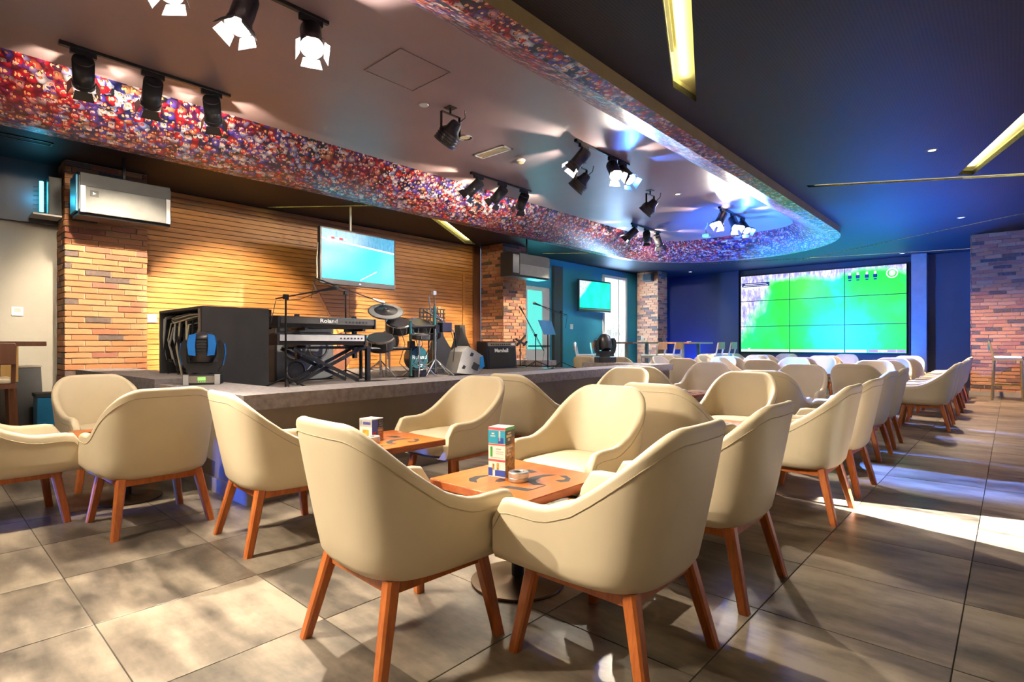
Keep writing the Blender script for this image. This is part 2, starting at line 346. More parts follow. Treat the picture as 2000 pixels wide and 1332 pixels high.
def screen_mat(name, kind):
    m, nt, b = newmat(name)
    uv = nd(nt, 'ShaderNodeTexCoord').outputs['UV']; s = nd(nt, 'ShaderNodeSeparateXYZ', {0: uv}); u, v = s.outputs[0], s.outputs[1]
    st = nd(nt, 'ShaderNodeMapping', {0: uv, 'Scale': (2.2, 1.0, 1), 'Rotation': (0, 0, 0.5)}).outputs[0]
    n = noise(nt, st, 2.2, 3); nf = noise(nt, nd(nt, 'ShaderNodeMapping', {0: uv, 'Scale': (9, 1.6, 1), 'Rotation': (0, 0, -0.35)}).outputs[0], 5, 5, 0.7)
    if kind == 'wall':
        band = ma(nt, 'SUBTRACT', 1.0, ma(nt, 'MULTIPLY', ma(nt, 'ABSOLUTE', ma(nt, 'SUBTRACT', u, 0.63)), 4.2), clamp=True)
        f = ma(nt, 'ADD', ma(nt, 'MULTIPLY', band, 0.50), ma(nt, 'MULTIPLY', ma(nt, 'SUBTRACT', n, 0.42), 1.5))
        f = ma(nt, 'ADD', f, ma(nt, 'MULTIPLY', ma(nt, 'SUBTRACT', 0.34, u), 1.6, clamp=True))
        base = ramp(nt, f, [(0.15, (0.02, 0.85, 0.02)), (0.5, (0.02, 0.90, 0.16)), (0.9, (0.02, 0.92, 0.72))])
        # stand on the left and along the top of the broadcast picture
        e1 = ma(nt, 'SUBTRACT', ma(nt, 'ADD', ma(nt, 'MULTIPLY', v, 0.27), -0.02), u)
        e2 = ma(nt, 'SUBTRACT', v, ma(nt, 'ADD', 0.90, ma(nt, 'MULTIPLY', u, 0.03)))
        e = ma(nt, 'ADD', ma(nt, 'MAXIMUM', e1, e2), ma(nt, 'MULTIPLY', ma(nt, 'SUBTRACT', n, 0.5), 0.25))
        msk = nd(nt, 'ShaderNodeMapRange', {0: e, 1: -0.03, 2: 0.05}).outputs[0]
        crowd = ramp(nt, nf, [(0.3, (0.12, 0.10, 0.40)), (0.48, (0.42, 0.40, 0.72)), (0.62, (0.90, 0.85, 0.95)), (0.75, (0.25, 0.55, 0.85))])
        c = mixc(nt, msk, base, crowd); k = 1.15
    elif kind == 'tv1':
        line = ma(nt, 'ABSOLUTE', ma(nt, 'SUBTRACT', v, ma(nt, 'SUBTRACT', 0.80, ma(nt, 'MULTIPLY', u, 0.10))))
        c = ramp(nt, n, [(0.3, (0.0, 0.55, 0.72)), (0.7, (0.0, 0.78, 0.85))])
        top = nd(nt, 'ShaderNodeMapRange', {0: ma(nt, 'ADD', v, ma(nt, 'MULTIPLY', u, 0.12)), 1: 0.80, 2: 0.84}).outputs[0]
        c = mixc(nt, top, c, ramp(nt, nf, [(0.3, (0.0, 0.16, 0.36)), (0.7, (0.05, 0.45, 0.65))]))
        c = mixc(nt, ma(nt, 'LESS_THAN', line, 0.018), c, (0.75, 0.95, 0.95))
        l2 = ma(nt, 'ABSOLUTE', ma(nt, 'SUBTRACT', v, ma(nt, 'SUBTRACT', ma(nt, 'MULTIPLY', u, 0.95), 0.45)))
        c = mixc(nt, ma(nt, 'MULTIPLY', ma(nt, 'LESS_THAN', l2, 0.014), ma(nt, 'LESS_THAN', ma(nt, 'ABSOLUTE', ma(nt, 'SUBTRACT', u, 0.62)), 0.12)), c, (0.4, 0.9, 0.95)); k = 1.1
    else:
        c = ramp(nt, n, [(0.3, (0.0, 0.82, 0.45)), (0.7, (0.02, 0.75, 0.70))])
        e = ma(nt, 'ADD', ma(nt, 'SUBTRACT', ma(nt, 'SUBTRACT', ma(nt, 'MULTIPLY', v, 0.55), 0.22), u), ma(nt, 'MULTIPLY', n, 0.1))
        c = mixc(nt, nd(nt, 'ShaderNodeMapRange', {0: e, 1: -0.02, 2: 0.05}).outputs[0], c, ramp(nt, nf, [(0.3, (0.3, 0.45, 0.5)), (0.7, (0.85, 0.85, 0.9))])); k = 1.1
    nt.links.new(c, b.inputs['Emission Color']); b.inputs['Emission Strength'].default_value = k
    b.inputs['Base Color'].default_value = (0.01, 0.01, 0.01, 1); b.inputs['Roughness'].default_value = 0.25; return m
M['wallscreen'] = screen_mat('video_wall_picture', 'wall'); M['tv1'] = screen_mat('tv_picture_rink', 'tv1'); M['tv2'] = screen_mat('tv_picture_pitch', 'tv2')
def daylight_mat(name, strength, col, leaf):
    m, nt, b = newmat(name); co = coords(nt, 'Object')
    n = noise(nt, co, 5.5, 6, 0.7)
    z = nd(nt, 'ShaderNodeSeparateXYZ', {0: co}).outputs[2]
    f = ma(nt, 'MULTIPLY', ma(nt, 'GREATER_THAN', n, 0.54), nd(nt, 'ShaderNodeMapRange', {0: z, 1: 2.1, 2: 1.5}).outputs[0])
    nt.links.new(mixc(nt, ma(nt, 'MULTIPLY', f, leaf), col, (0.35, 0.40, 0.38)), b.inputs['Emission Color'])
    b.inputs['Emission Strength'].default_value = strength; b.inputs['Base Color'].default_value = (0.1, 0.1, 0.1, 1); return m
M['daypane'] = daylight_mat('daylight_pane', 1.15, (0.86, 0.95, 1.0), 0.9)
M['doorpane'] = daylight_mat('door_pane_glow', 0.75, (0.10, 0.85, 0.75), 0.2)
M['bluepane'] = daylight_mat('street_window_daylight', 1.8, (0.02, 0.13, 1.0), 0.0)
M['neutralpane'] = daylight_mat('street_window_bright', 0.7, (0.70, 0.82, 1.0), 0.0)

# ================================================================ STRUCTURE
XL, XR, Y0, Y1 = -9.15, 3.6, -4.0, 17.3      # room
ZC = 3.30                                     # main ceiling
ZL = 3.18                                     # lip of the bulkhead
ZI = 3.51                                     # ceiling inside the oval recess
# ---- floor with separate tiles
fl = struct(MB().box((XL-.4, Y0, -0.12), (XR, Y1+.3, -0.004)).build('floor', M['grout']), 'concrete look tiled floor')
T = 0.6; gap = 0.004
tile_me = MB().box((-T/2+gap/2, -T/2+gap/2, -0.006), (T/2-gap/2, T/2-gap/2, 0.0), 0.0012).mesh('tile', M['tile'])
cells = []
for i in range(-15, 7):
    for j in range(-8, 29):
        x = -0.14+T*i+T/2; y = 0.47+T*j+T/2
        if x < XL+.1 or x > XR-.3 or y > Y1-.3 or y < Y0+.3: continue
        if -8.6 < x < -4.6 and 2.2 < y < 8.0: continue          # under the stage
        f = -math.sin(YAW)*x+math.cos(YAW)*y; r = math.cos(YAW)*x+math.sin(YAW)*y
        seen = f > 0.3 and abs(r/f) < 1.12
        cells.append((math.hypot(x, y)+(0 if seen else 30), x, y))
cells.sort()
for d_, x, y in cells[:300]: link('tile', tile_me, fl, (x, y, 0))
mb = MB()
for d_, x, y in cells[300:]: mb.box((x-T/2+gap/2, y-T/2+gap/2, -0.006), (x+T/2-gap/2, y+T/2-gap/2, 0))
tag(mb.build('tile_field', M['tile'], fl), kind='stuff')

# ---- walls
def wall(name, a, b, m, label): return struct(MB().box(a, b).build(name, m), label)
wall('wall_back', (-6.6, Y1, 0), (XR, Y1+.15, 3.6), M['walldark'], 'dark wall around the video wall')
wall('wall_behind', (XL, Y0-.15, 0), (XR, Y0, 3.6), M['wallgrey'], 'wall behind the viewpoint')
# left wall behind the stage is the slat wall; plaster wall left of the first pillar
wl = struct(MB().box((XL-.05, Y0, 0), (XL+.15, 1.35, 2.55)).build('wall_left', M['wallgrey']), 'pale grey plaster wall beside the brick pillar')
wlu = struct(MB().box((XL-.05, Y0, 2.55), (XL+.22, 1.35, 3.6)).build('wall_left_upper', M['walldark']), 'dark wall band above the pale plaster')
sw = struct(MB().box((XL-.15, 1.35, 0), (XL-.03, 9.0, 3.6)).build('wall_stage', M['brownwood']), 'wooden slat wall behind the stage')
ns = 44; hs = 3.3/ns
cuts = [2.1, 5.55, 8.93]
meshes = {}
for k in range(8, ns):
    for a, b in zip(cuts[:-1], cuts[1:]):
        key = round(b-a, 3)
        if key not in meshes: meshes[key] = MB().box((-.03, 0.002, 0), (0.0, b-a-0.002, hs-0.007), 0.003).mesh('slat', M['slat'])
        link('slat', meshes[key], sw, (XL, a, k*hs))
# framed door leaf edges at the right of the slat wall
struct(MB().box((XL-.03, 8.72, .6), (XL+.05, 8.9, 3.3)).build('trim_1', M['brownwood']), 'dark timber upright at the end of the slat wall')
struct(MB().box((XL-.02, 8.40, .6), (XL+.025, 8.46, 2.62)).build('trim_2', M['slat']), 'narrow timber door stile in the slat wall')

# back-left wall with a door, a window; pieces around the openings
wb = MB()
XB = -9.0
wb.box((XB-.15, 9.0, 0), (XB, 10.42, 3.6)); wb.box((XB-.15, 10.42, 2.53), (XB, 11.42, 3.6))
wb.box((XB-.15, 11.42, 0), (XB, 13.90, 3.6)); wb.box((XB-.15, 13.90, 3.12), (XB, 15.22, 3.6)); wb.box((XB-.15, 13.90, 0), (XB, 15.22, .35)); wb.box((XB-.15, 15.22, 0), (XB, Y1+.15, 3.6))
struct(wb.build('wall_window', M['wallblue']), 'teal wall, cyan light in its colour, with door and tall window')
struct(MB().box((XB, 11.46, 0), (XB+.10, 11.82, 3.12)).build('trim_3', M['walldark']), 'dark flat pilaster beside the glazed door')
wall('wall_corner', (XB, Y1, 0), (-6.6, Y1+.15, 3.6), M['wallnavy'], 'dark navy wall left of the video wall')
d1 = struct(MB().box((XB-.10, 10.42, 0), (XB-.04, 10.52, 2.53)).box((XB-.10, 11.14, 0), (XB-.04, 11.42, 2.53)).box((XB-.10, 10.52, 2.43), (XB-.04, 11.14, 2.53)).box((XB-.10, 10.52, 0), (XB-.04, 11.14, .92)).build('door_1', M['lightstrip']), 'pale glazed door beside the second brick pillar')
MB().box((XB-.09, 10.52, .92), (XB-.07, 11.14, 2.43)).build('door_pane', M['doorpane'], d1)
MB().tube([(XB+.02, 10.5, 1.0), (XB+.02, 11.35, 1.0)], .018).build('push_bar', M['blackm'], d1)
w1 = struct(MB().box((XB-.08, 13.90, .35), (XB+.04, 13.97, 3.12)).box((XB-.08, 15.12, .35), (XB+.06, 15.22, 3.12)).box((XB-.08, 13.97, 3.04), (XB+.04, 15.12, 3.12)).box((XB-.08, 13.97, .35), (XB+.06, 15.12, .42)).build('window_1', M['white']), 'tall bright window with pale frame')
MB().box((XB-.05, 13.97, .42), (XB-.03, 14.82, 3.04)).build('window_pane', M['daypane'], w1)
MB().box((XB-.05, 14.86, .42), (XB-.03, 15.12, 3.04)).build('window_pane', M['daypane'], w1)
MB().box((XB-.06, 14.82, .42), (XB-.01, 14.86, 3.04)).build('mullion', M['white'], w1)
light('window_daylight', 'AREA', (XB+.12, 14.55, 1.8), 130, (0.35, 0.62, 1.0), (XB+3, 14.3, 1.7), shape='RECTANGLE', size=1.1, size_y=2.5)
light('door_daylight', 'AREA', (XB+.1, 10.83, 1.7), 26, (0.10, 0.75, 0.9), (XB+3, 10.8, 2.2), shape='RECTANGLE', size=.6, size_y=1.4)
# wall right of the video wall: shallow column strip, recess
struct(MB().box((-1.86, Y1-.35, 0), (-1.55, Y1, 3.3)).build('trim_4', M['plinth']), 'smooth greyish brown column right of the video wall')
struct(MB().box((-6.75, Y1-.12, 0), (-6.2, Y1, 3.3)).build('trim_5', M['wallnavy']), 'dark upright left of the video wall')

# right wall: street windows (outside the picture), added sheets cut the sun to a wedge
wr = MB()
wr.box((XR, Y0, 0), (XR+.2, 1.2, 3.6)); wr.box((XR, 1.2, 2.75), (XR+.2, 7.0, 3.6)); wr.box((XR, 7.0, 0), (XR+.2, Y1+.15, .4)); wr.box((XR, 7.0, 3.0), (XR+.2, Y1+.15, 3.6)); wr.box((XR, 6.4, 0), (XR+.2, 7.0, 2.75))
struct(wr.build('wall_right', M['wallgrey']), 'street side wall with windows')
wn = 2
for a in (7.0, 10.45, 13.9):
    o = struct(MB().box((XR, a, .4), (XR+.1, a+.06, 3.0)).box((XR, a+3.39, .4), (XR+.1, a+3.45, 3.0)).box((XR, a, 2.94), (XR+.1, a+3.45, 3.0)).box((XR, a, .4), (XR+.1, a+3.45, .46)).build('window_%d' % wn, M['black']), 'street window number %d on the right' % wn); wn += 1
    MB().box((XR+.06, a+.06, .46), (XR+.09, a+3.39, 2.94)).build('window_pane', M['neutralpane' if a < 8 else 'bluepane'], o)
# unseen sheets added to shape the sun wedge; edges meet at the top and part towards the floor
def add_sunblocker(y_wall, ytop, ybot, label):
    m_ = MB(); n = 14; vs_ = []; fs = []
    for k in range(n+1):
        t = k/n
        for z, yc in ((2.8, ytop), (2.0, ytop+(ybot-ytop)*.31), (1.0, ytop+(ybot-ytop)*.7), (0.02, ybot)):
            vs_.append((XR-.06+0.03*math.sin(k*2.2), y_wall+(yc-y_wall)*t, z))
    for k in range(n):
        for q in range(3): fs.append((k*4+q, k*4+q+1, (k+1)*4+q+1, (k+1)*4+q))
    m_.add(vs_, fs); o = m_.build('sunblocker', M['sunblocker'])
    md = o.modifiers.new('thick', 'SOLIDIFY'); md.thickness = .01
    return tag(o, label, 'sunblocker')
M['sunblocker'] = mat('sunblocker_cloth', (0.22, 0.17, 0.13), 0.9)
add_sunblocker(1.0, 4.36, 3.05, 'unseen added curtain on the near side of the sunlit gap')
add_sunblocker(6.6, 4.36, 5.25, 'unseen added curtain on the far side of the sunlit gap')

# ---- brick pillars
BL, BH, MJ = 0.27, 0.0733, 0.009
bricks = {}
def brick_me(l, axis, m):
    key = (round(l, 3), axis, m.name)
    if key not in bricks:
        b_ = MB()
        if axis == 'y': b_.box((0, 0, 0), (.022, l, BH-MJ), .004)      # lies along Y, proud towards +X
        else: b_.box((0, -.022, 0), (l, 0, BH-MJ), .004)               # lies along X, proud towards -Y
        bricks[key] = b_.mesh('brick', m)
    return bricks[key]
def face_bricks(par, axis, fixed, a, b, m, z1=ZC, flip=False):
    rows = int(z1/BH)
    for r in range(rows):
        s = a-(0, .5, .25, .75)[r % 4]*BL
        while s < b-0.03:
            p, q = max(s, a), min(s+BL-MJ, b)
            if q-p > .03:
                l = round(q-p, 2); jit = random.uniform(-.003, .004)
                me = brick_me(l, axis, m)
                if axis == 'y': o = link('brick', me, par, (fixed+jit, p, r*BH)); 
                else: o = link('brick', me, par, (p, fixed+jit, r*BH))
                if flip: o.scale = (-1, 1, 1)
            s += BL
def pillar(x0, x1, y0, y1, m, label, xface=True, yface=True, xneg=False):
    o = struct(MB().box((x0, y0, 0), (x1, y1, ZC)).build('brick_pillar', M['mortar']), label)
    if xface: face_bricks(o, 'y', x1, y0-.02, y1, m)
    if yface: face_bricks(o, 'x', y0, x0, x1, m)
    if xneg: face_bricks(o, 'y', x0, y0, y1, m, flip=True)
    return o
p1 = pillar(-9.0, -8.52, 1.30, 2.14, M['brickA'], 'orange brick pillar at the left, lit warm beside the stage')
p2 = pillar(-9.05, -8.36, 8.91, 9.66, M['brickB'], 'brick pillar at the far end of the stage behind the guitar amplifier')
p3 = pillar(-8.75, -8.05, 15.52, 16.1, M['brickB'], 'pinkish lit brick pillar beside the tall window')
p4 = pillar(-0.60, 0.40, 14.75, 15.2, M['brickB'], 'brick pillar at the right with bar stool in front', xface=False, xneg=True)
struct(MB().box((-0.64, 14.71, 0), (0.44, 15.22, .09)).build('baseboard_pillar', M['plinth']), 'grey plinth under the right brick pillar')

# ---- main ceiling with light slots and the oval opening
CEN_X, END_Y, RAD = -4.845, 11.8, 2.425
def outline(off, n=40):
    """oval opening, long straight sides, round far end; off = inset"""
    r = RAD-off
    pts = [(CEN_X+r, -2.6)] + [(CEN_X+r*math.cos(PI*k/n), END_Y+r*math.sin(PI*k/n)) for k in range(n+1)] + [(CEN_X-r, -2.6)]
    return pts
cl_me = MB().box((XL-.1, Y0-.15, ZC), (XR+.2, Y1+.15, ZC+.06)).mesh('ceiling', M['perf'])
ceil = struct(link('ceiling', cl_me), 'dark perforated ceiling')
def slot_poly(p, q, w_):
    p = Vector((*p, 0)); q = Vector((*q, 0)); d = (q-p).normalized(); n = Vector((-d.y, d.x, 0))*(w_/2)
    return [tuple((p-n)[:2]), tuple((q-n)[:2]), tuple((q+n)[:2]), tuple((p+n)[:2])]
slots = [
 ([(-2.19,4.51),(-2.17,4.94),(-1.17,2.54),(-1.18,2.11)], .10, 'wide yellow lit ceiling slot with air grille above the near tables', 1),
 ([(-0.53,9.40),(-0.38,9.54),(.75,6.06),(.60,5.6)], .08, 'slanting yellow lit ceiling slot at the right edge', 1),
 ([(-2.15,8.57),(2.2,11.08),(2.2,11.23),(-2.15,8.70)], .05, 'long straight yellow ceiling slot meeting the slanting one', 0),
 (slot_poly((-4.3,16.2),(2.0,11.55),.05), .04, 'thin pale ceiling slot running towards the right brick pillar', 0),
 (slot_poly((-6.6,15.0),(-.2,17.0),.06), .04, 'thin pale ceiling slot in front of the video wall', 0),
 (slot_poly((-9.05,3.98),(-7.35,5.33),.07), .05, 'narrow pale yellow ceiling slot above the left half of the stage', 0),
 ([(-9.05,8.40),(-7.45,5.95),(-7.35,6.15),(-8.95,8.62)], .07, 'yellow ceiling slot at the right end of the stage', 1),
 (slot_poly((-8.6,10.6),(-7.5,11.5),.07), .04, 'short yellow ceiling slot in the teal corner by the door', 0),
]
cutters = []
def cutter(poly, z0, z1):
    o = MB().prism(poly, z0, z1).build('cutter', None); cutters.append(o)
    md = ceil.modifiers.new('cut', 'BOOLEAN'); md.operation = 'DIFFERENCE'; md.object = o; md.solver = 'EXACT'
cutter(outline(0.01), ZC-.5, ZC+.5)
for poly, dep, lab, lit in slots: cutter(poly, ZC-.2, ZC+.2)
dg = bpy.context.evaluated_depsgraph_get()
me2 = bpy.data.meshes.new_from_object(ceil.evaluated_get(dg)); ceil.modifiers.clear(); ceil.data = me2
for o in cutters: bpy.data.objects.remove(o)
for poly, dep, lab, lit in slots:
    t = thing('ceiling_light_slot', lab, 'ceiling light', (0, 0, ZC))
    n = len(poly); m_ = MB(); m_.add([(x, y, 0.0) for x, y in poly]+[(x, y, dep) for x, y in poly], [(i, (i+1) % n, n+(i+1) % n, n+i) for i in range(n)]+[tuple(range(n, 2*n))])
    tr = m_.build('trough', M['yellowpaint'], t)
    c = [sum(p[i] for p in poly)/n for i in (0, 1)]
    inner = [(c[0]+(x-c[0])*.97, c[1]+(y-c[1])*.97) for x, y in poly]
    # strip of leds along one long side of the trough
    e = max(range(n), key=lambda i: math.dist(poly[i], poly[(i+1) % n]))
    a, b = Vector((*inner[e], dep-.015)), Vector((*inner[(e+1) % n], dep-.015))
    MB().bar(a, b, .03 if lit else .02, .02).build('led_strip', M['yellowled'] if lit else M['yellowdim'], t)
    L = (b-a).length; cc = (a+b)/2
    light('slot_glow', 'AREA', (c[0], c[1], ZC+dep*.5), (1.3 if lit else 1.2)*L, (1.0, 0.88, 0.42), (c[0], c[1], ZC+5), shape='RECTANGLE', size=.04, size_y=L*.92)
    bpy.context.view_layer.update()
    lo = COL.objects[-1]; d = (b-a).normalized(); ang = math.atan2(d.y, d.x)
    lo.rotation_euler = (PI, 0, ang+PI/2)
    if lab.startswith('wide'):
        dv = Vector((-.387, .922, 0)); nv = Vector((.922, .387, 0)); c0 = Vector((-1.69, 3.3, dep-.02))
        for s_ in (-.075, -.025, .025, .075):
            MB().bar(c0+nv*s_-dv*1.1, c0+nv*s_+dv*.85, .028, .012).build('grille_bar', M['yellowpaint'], t)

# ---- bulkhead: fascia, lip and sloping cove with the crowd print
def strip(name, la, lb, m, za, zb, uvh, parent=None, sub=1, bow=0.0):
    """ruled strip between two outlines with a uv map in metres"""
    n = len(la); vs_ = []; uvs = []; d = 0
    for i in range(n):
        if i: d += math.dist(la[i], la[i-1])
        for k in range(sub+1):
            t = k/sub
            z = za+(zb-za)*t + bow*math.sin(PI*t)
            vs_.append((la[i][0]+(lb[i][0]-la[i][0])*t, la[i][1]+(lb[i][1]-la[i][1])*t, z)); uvs.append((d, uvh*t))
    fs = [(i*(sub+1)+k, (i+1)*(sub+1)+k, (i+1)*(sub+1)+k+1, i*(sub+1)+k+1) for i in range(n-1) for k in range(sub)]
    me = bpy.data.meshes.new(name); me.from_pydata(vs_, [], fs); me.materials.append(m)
    uvl = me.uv_layers.new(name='uv')
    for lp in me.loops: uvl.data[lp.index].uv = uvs[lp.vertex_index]
    me.polygons.foreach_set('use_smooth', [True]*len(fs)); me.update()
    return link(name, me, parent)
def dense(pts, step=.5):
    out = [pts[0]]
    for a, b in zip(pts[:-1], pts[1:]):
        k = max(1, int(math.dist(a, b)/step))
        out += [(a[0]+(b[0]-a[0])*j/k, a[1]+(b[1]-a[1])*j/k) for j in range(1, k+1)]
    return out
ol_out = dense(outline(0.0)); ol_in = dense(outline(0.18))[:len(ol_out)]
nA = 40
def inner_outline():
    cx, cy, a, b, p = -4.70, 11.1, 1.50, 1.45, 2/4.0
    pts = [(cx+a, -2.6)]+[(cx+a*math.copysign(abs(math.cos(PI*k/nA))**p, math.cos(PI*k/nA)), cy+b*abs(math.sin(PI*k/nA))**p) for k in range(nA+1)]+[(cx-a, -2.6)]
    return pts
def resample(pts, ref):
    """same number of points as dense(outline) piece by piece"""
    base = outline(0.0); out = [pts[0]]
    for a, b, c, d in zip(base[:-1], base[1:], pts[:-1], pts[1:]):
        k = max(1, int(math.dist(a, b)/.5))
        out += [(c[0]+(d[0]-c[0])*j/k, c[1]+(d[1]-c[1])*j/k) for j in range(1, k+1)]
    return out
ol_in = resample(outline(0.18), None); ol_cl = resample(inner_outline(), None)
bulk = struct(strip('trim_bulkhead', ol_out, ol_out, M['fascia'], ZC+.05, ZL, 1), 'olive fascia of the oval ceiling bulkhead')
strip('printed_lip', ol_out, ol_in, M['crowd'], ZL, ZL, .18, bulk)
strip('printed_cove', ol_in, ol_cl, M['crowd'], ZL, ZI, .85, bulk, sub=6, bow=-0.035)
ic = MB().prism([p for p in ol_cl], ZI, ZI+.05).build('ceiling_inner', M['ceil_in']); struct(ic, 'mauve grey ceiling inside the oval recess')
struct(MB().box((CEN_X-RAD, -2.7, ZL), (CEN_X+RAD, -2.6, ZI+.05)).build('trim_6', M['crowd']), 'end of the bulkhead behind the viewpoint')
hatch = [(-4.30, 2.76), (-3.76, 2.76), (-3.76, 3.30), (-4.30, 3.30)]
hm = MB()
for a, b in zip(hatch, hatch[1:]+hatch[:1]): hm.bar((*a, ZI-.003), (*b, ZI-.003), .012, .008)
hm.box((-4.29, 2.77, ZI-.002), (-3.77, 3.29, ZI+.0))
struct(hm.build('trim_7', M['ceil_in']), 'square access hatch in the recess ceiling')

# ================================================================ STAGE
ZR, ZF = 0.72, 0.60
A_ = Vector((-3.62, 1.44)); B_ = Vector((-4.19, 8.62))
st = struct(MB().prism([(-3.80, 1.60), (-4.33, 8.45), (-9.1, 8.45), (-9.1, 1.75)], 0, ZF-.02).build('stage_block', M['stagefr']), 'low stage platform')
MB().prism([(-3.75, 1.6), (-4.3, 8.5), (-9.1, 8.5), (-9.1, 1.7)], ZF-.02, ZF).build('stage_carpet', M['stagefl'], st)
def rimseg(p, q, w_, z0, z1, m, name, par):
    """wall segment p->q, w_ thick to the left of the direction"""
    p = Vector(p); q = Vector(q); d = (q-p).normalized(); n = Vector((-d.y, d.x))*w_
    poly = [tuple(p), tuple(q), tuple(q+n), tuple(p+n)]
    return MB().prism(poly, z0, z1).build(name, m, par)
rimseg((-3.67, 1.49), (-4.23, 8.57), .30, 0, .62, M['stagefr'], 'front_board', st)
rimseg((-5.15, 1.45), (-3.67, 1.49), .30, 0, .62, M['stagefr'], 'side_board', st)
rimseg((-4.23, 8.57), (-5.66, 8.50), .30, 0, .62, M['stagefr'], 'end_board', st)
MB().prism([(-3.62, 1.44), (-4.19, 8.62), (-5.70, 8.55), (-5.70, 8.13), (-4.60, 8.18), (-4.10, 1.90), (-5.15, 1.84), (-5.15, 1.38)], .62, ZR).build('rim_slab', M['rim'], st)
MB().prism([(-8.4, 1.42), (-5.62, 1.50), (-5.62, 1.92), (-8.4, 1.92)], 0, .64).build('side_board', M['stagefr'], st)
MB().prism([(-8.45, 1.38), (-5.58, 1.46), (-5.58, 1.95), (-8.45, 1.95)], .64, ZR+.02).build('rim_slab', M['rim'], st)
MB().box((-9.0, 8.48, 0), (-6.9, 8.86, .62)).build('end_board', M['stagefr'], st)
MB().box((-9.0, 8.44, .62), (-6.86, 8.89, ZR)).build('rim_slab', M['rim'], st)
rimseg((-3.655, 1.475), (-4.215, 8.585), .06, 0, .10, M['plinth'], 'plinth', st)
rimseg((-5.15, 1.435), (-3.655, 1.475), .06, 0, .10, M['plinth'], 'plinth', st)

# ================================================================ TUB CHAIRS
def smooth(a, b, x):
    t = max(0, min(1, (x-a)/(b-a))); return t*t*(3-2*t)
def chair_shell():
    A, YF, YB, BD, P = 0.305, 0.285, -0.02, 0.265, 2/3.0
    path = []
    for k in range(9): path.append((-A*(0.96+0.04*k/8), YF+(YB-YF)*k/8))
    for k in range(1, 30):
        a = PI+PI*k/30
        path.append((A*math.copysign(abs(math.cos(a))**P, math.cos(a)), YB-BD*abs(math.sin(a))**P))
    for k in range(9): path.append((A*(1-0.04*k/8), YB+(YF-YB)*k/8))
    n = len(path); TH = 0.044
    nrm = []
    for i in range(n):
        a = Vector(path[max(i-1, 0)]); b = Vector(path[min(i+1, n-1)]); d = (b-a).normalized(); nrm.append(Vector((d.y, -d.x)))   # outward
    ZB = 0.30
    acc = [0]
    for i in range(n-1): acc.append(acc[-1]+math.dist(path[i], path[i+1]))
    def rim(i):
        x, y = path[i]; w_ = (YF-y)/(YF-YB+BD)
        s_ = abs(acc[i]-acc[-1]/2); d = acc[-1]/2-s_
        z = 0.533+0.275*(1-smooth(0.13, 0.60, s_))
        r = .07
        if d < r: z -= r*(1-math.sqrt(max(0, 1-((r-d)/r)**2)))
        return z, w_
    prof = []
    seamp = []
    for i in range(n):
        z1, w_ = rim(i); px, py = path[i]; nx, ny = nrm[i]
        def out(z, off):
            """point on the outer skin at height z, moved inwards by off"""
            h = (z-ZB)/0.5; bk = smooth(.15, .8, w_); k = 1-(0.055+0.07*bk)*(1-min(1, max(0, h)**0.7))
            lean = 0.065*h*bk
            return (px*k-nx*off, (py+.02*(1-h) if py > 0 else py*k)-lean-ny*off, z)
        zr = z1-TH/2
        ring = [out(ZB, .09), out(ZB, .035), out(ZB+.012, .012), out(ZB+.04, 0.0)]
        for q in range(1, 7): ring.append(out(ZB+.04+(zr-ZB-.04)*q/6, 0))
        seamp.append(out(zr-.028, -.0012))
        for q in range(1, 7):
            a = PI*q/7; ring.append(out(zr+TH/2*math.sin(a), TH/2*(1-math.cos(a))))
        for q in range(5): 
            zz = zr+(.36-zr)*q/4
            p_ = out(zz, TH+.012*math.sin(PI*q/4)); ring.append(p_)
        prof.append(ring)
    m_ = MB(); L = len(prof[0])
    vs_ = [p for r in prof for p in r]; fs = []
    for i in range(n-1):
        for k in range(L-1): fs.append((i*L+k, i*L+k+1, (i+1)*L+k+1, (i+1)*L+k))
    fs.append(tuple(range(0, L))); fs.append(tuple((n-1)*L+k for k in range(L-1, -1, -1)))
    fs.append(tuple(i*L for i in range(n)))
    m_.add(vs_, fs)
    return m_, seamp
def chair_seat():
    m_ = MB(); rings = []
    N = 36
    def plan(s, dy=0):
        out = []
        for k in range(N):
            a = 2*PI*k/N; c, s_ = math.cos(a), math.sin(a); p = 2/3.6
            x = .243*s*math.copysign(abs(c)**p, c); y = .045+.272*s*math.copysign(abs(s_)**p, s_)
            out.append((x, y+dy))
        return out
    prof = [(.86, .305), (.97, .315), (1.0, .345), (1.0, .39), (.985, .412), (.93, .428), (.7, .436), (.35, .44)]
    vs_ = []; fs = []
    for s, z in prof: vs_ += [(x, y, z) for x, y in plan(s)]
    for i in range(len(prof)-1):
        for k in range(N): fs.append((i*N+k, i*N+(k+1) % N, (i+1)*N+(k+1) % N, (i+1)*N+k))
    fs += [tuple(range(N-1, -1, -1)), tuple((len(prof)-1)*N+k for k in range(N))]
    return m_.add(vs_, fs)
def chair_leg(sx, sy):
    m_ = MB(); top = Vector((sx*.190, sy*.185, .312)); bot = Vector((sx*.240, sy*(.235 if sy > 0 else .262), 0))
    def sec(c, w_):
        b = w_*.35; pts = [(-w_, -w_+b), (-w_+b, -w_), (w_-b, -w_), (w_, -w_+b), (w_, w_-b), (w_-b, w_), (-w_+b, w_), (-w_, w_-b)]
        return [(c.x+x, c.y+y, c.z) for x, y in pts]
    n = 8; vs_ = sec(top, .024)+sec(bot, .0185)
    return m_.add(vs_, [tuple(range(n)), tuple(range(2*n-1, n-1, -1))]+[(i, n+i, n+(i+1) % n, (i+1) % n) for i in range(n)])
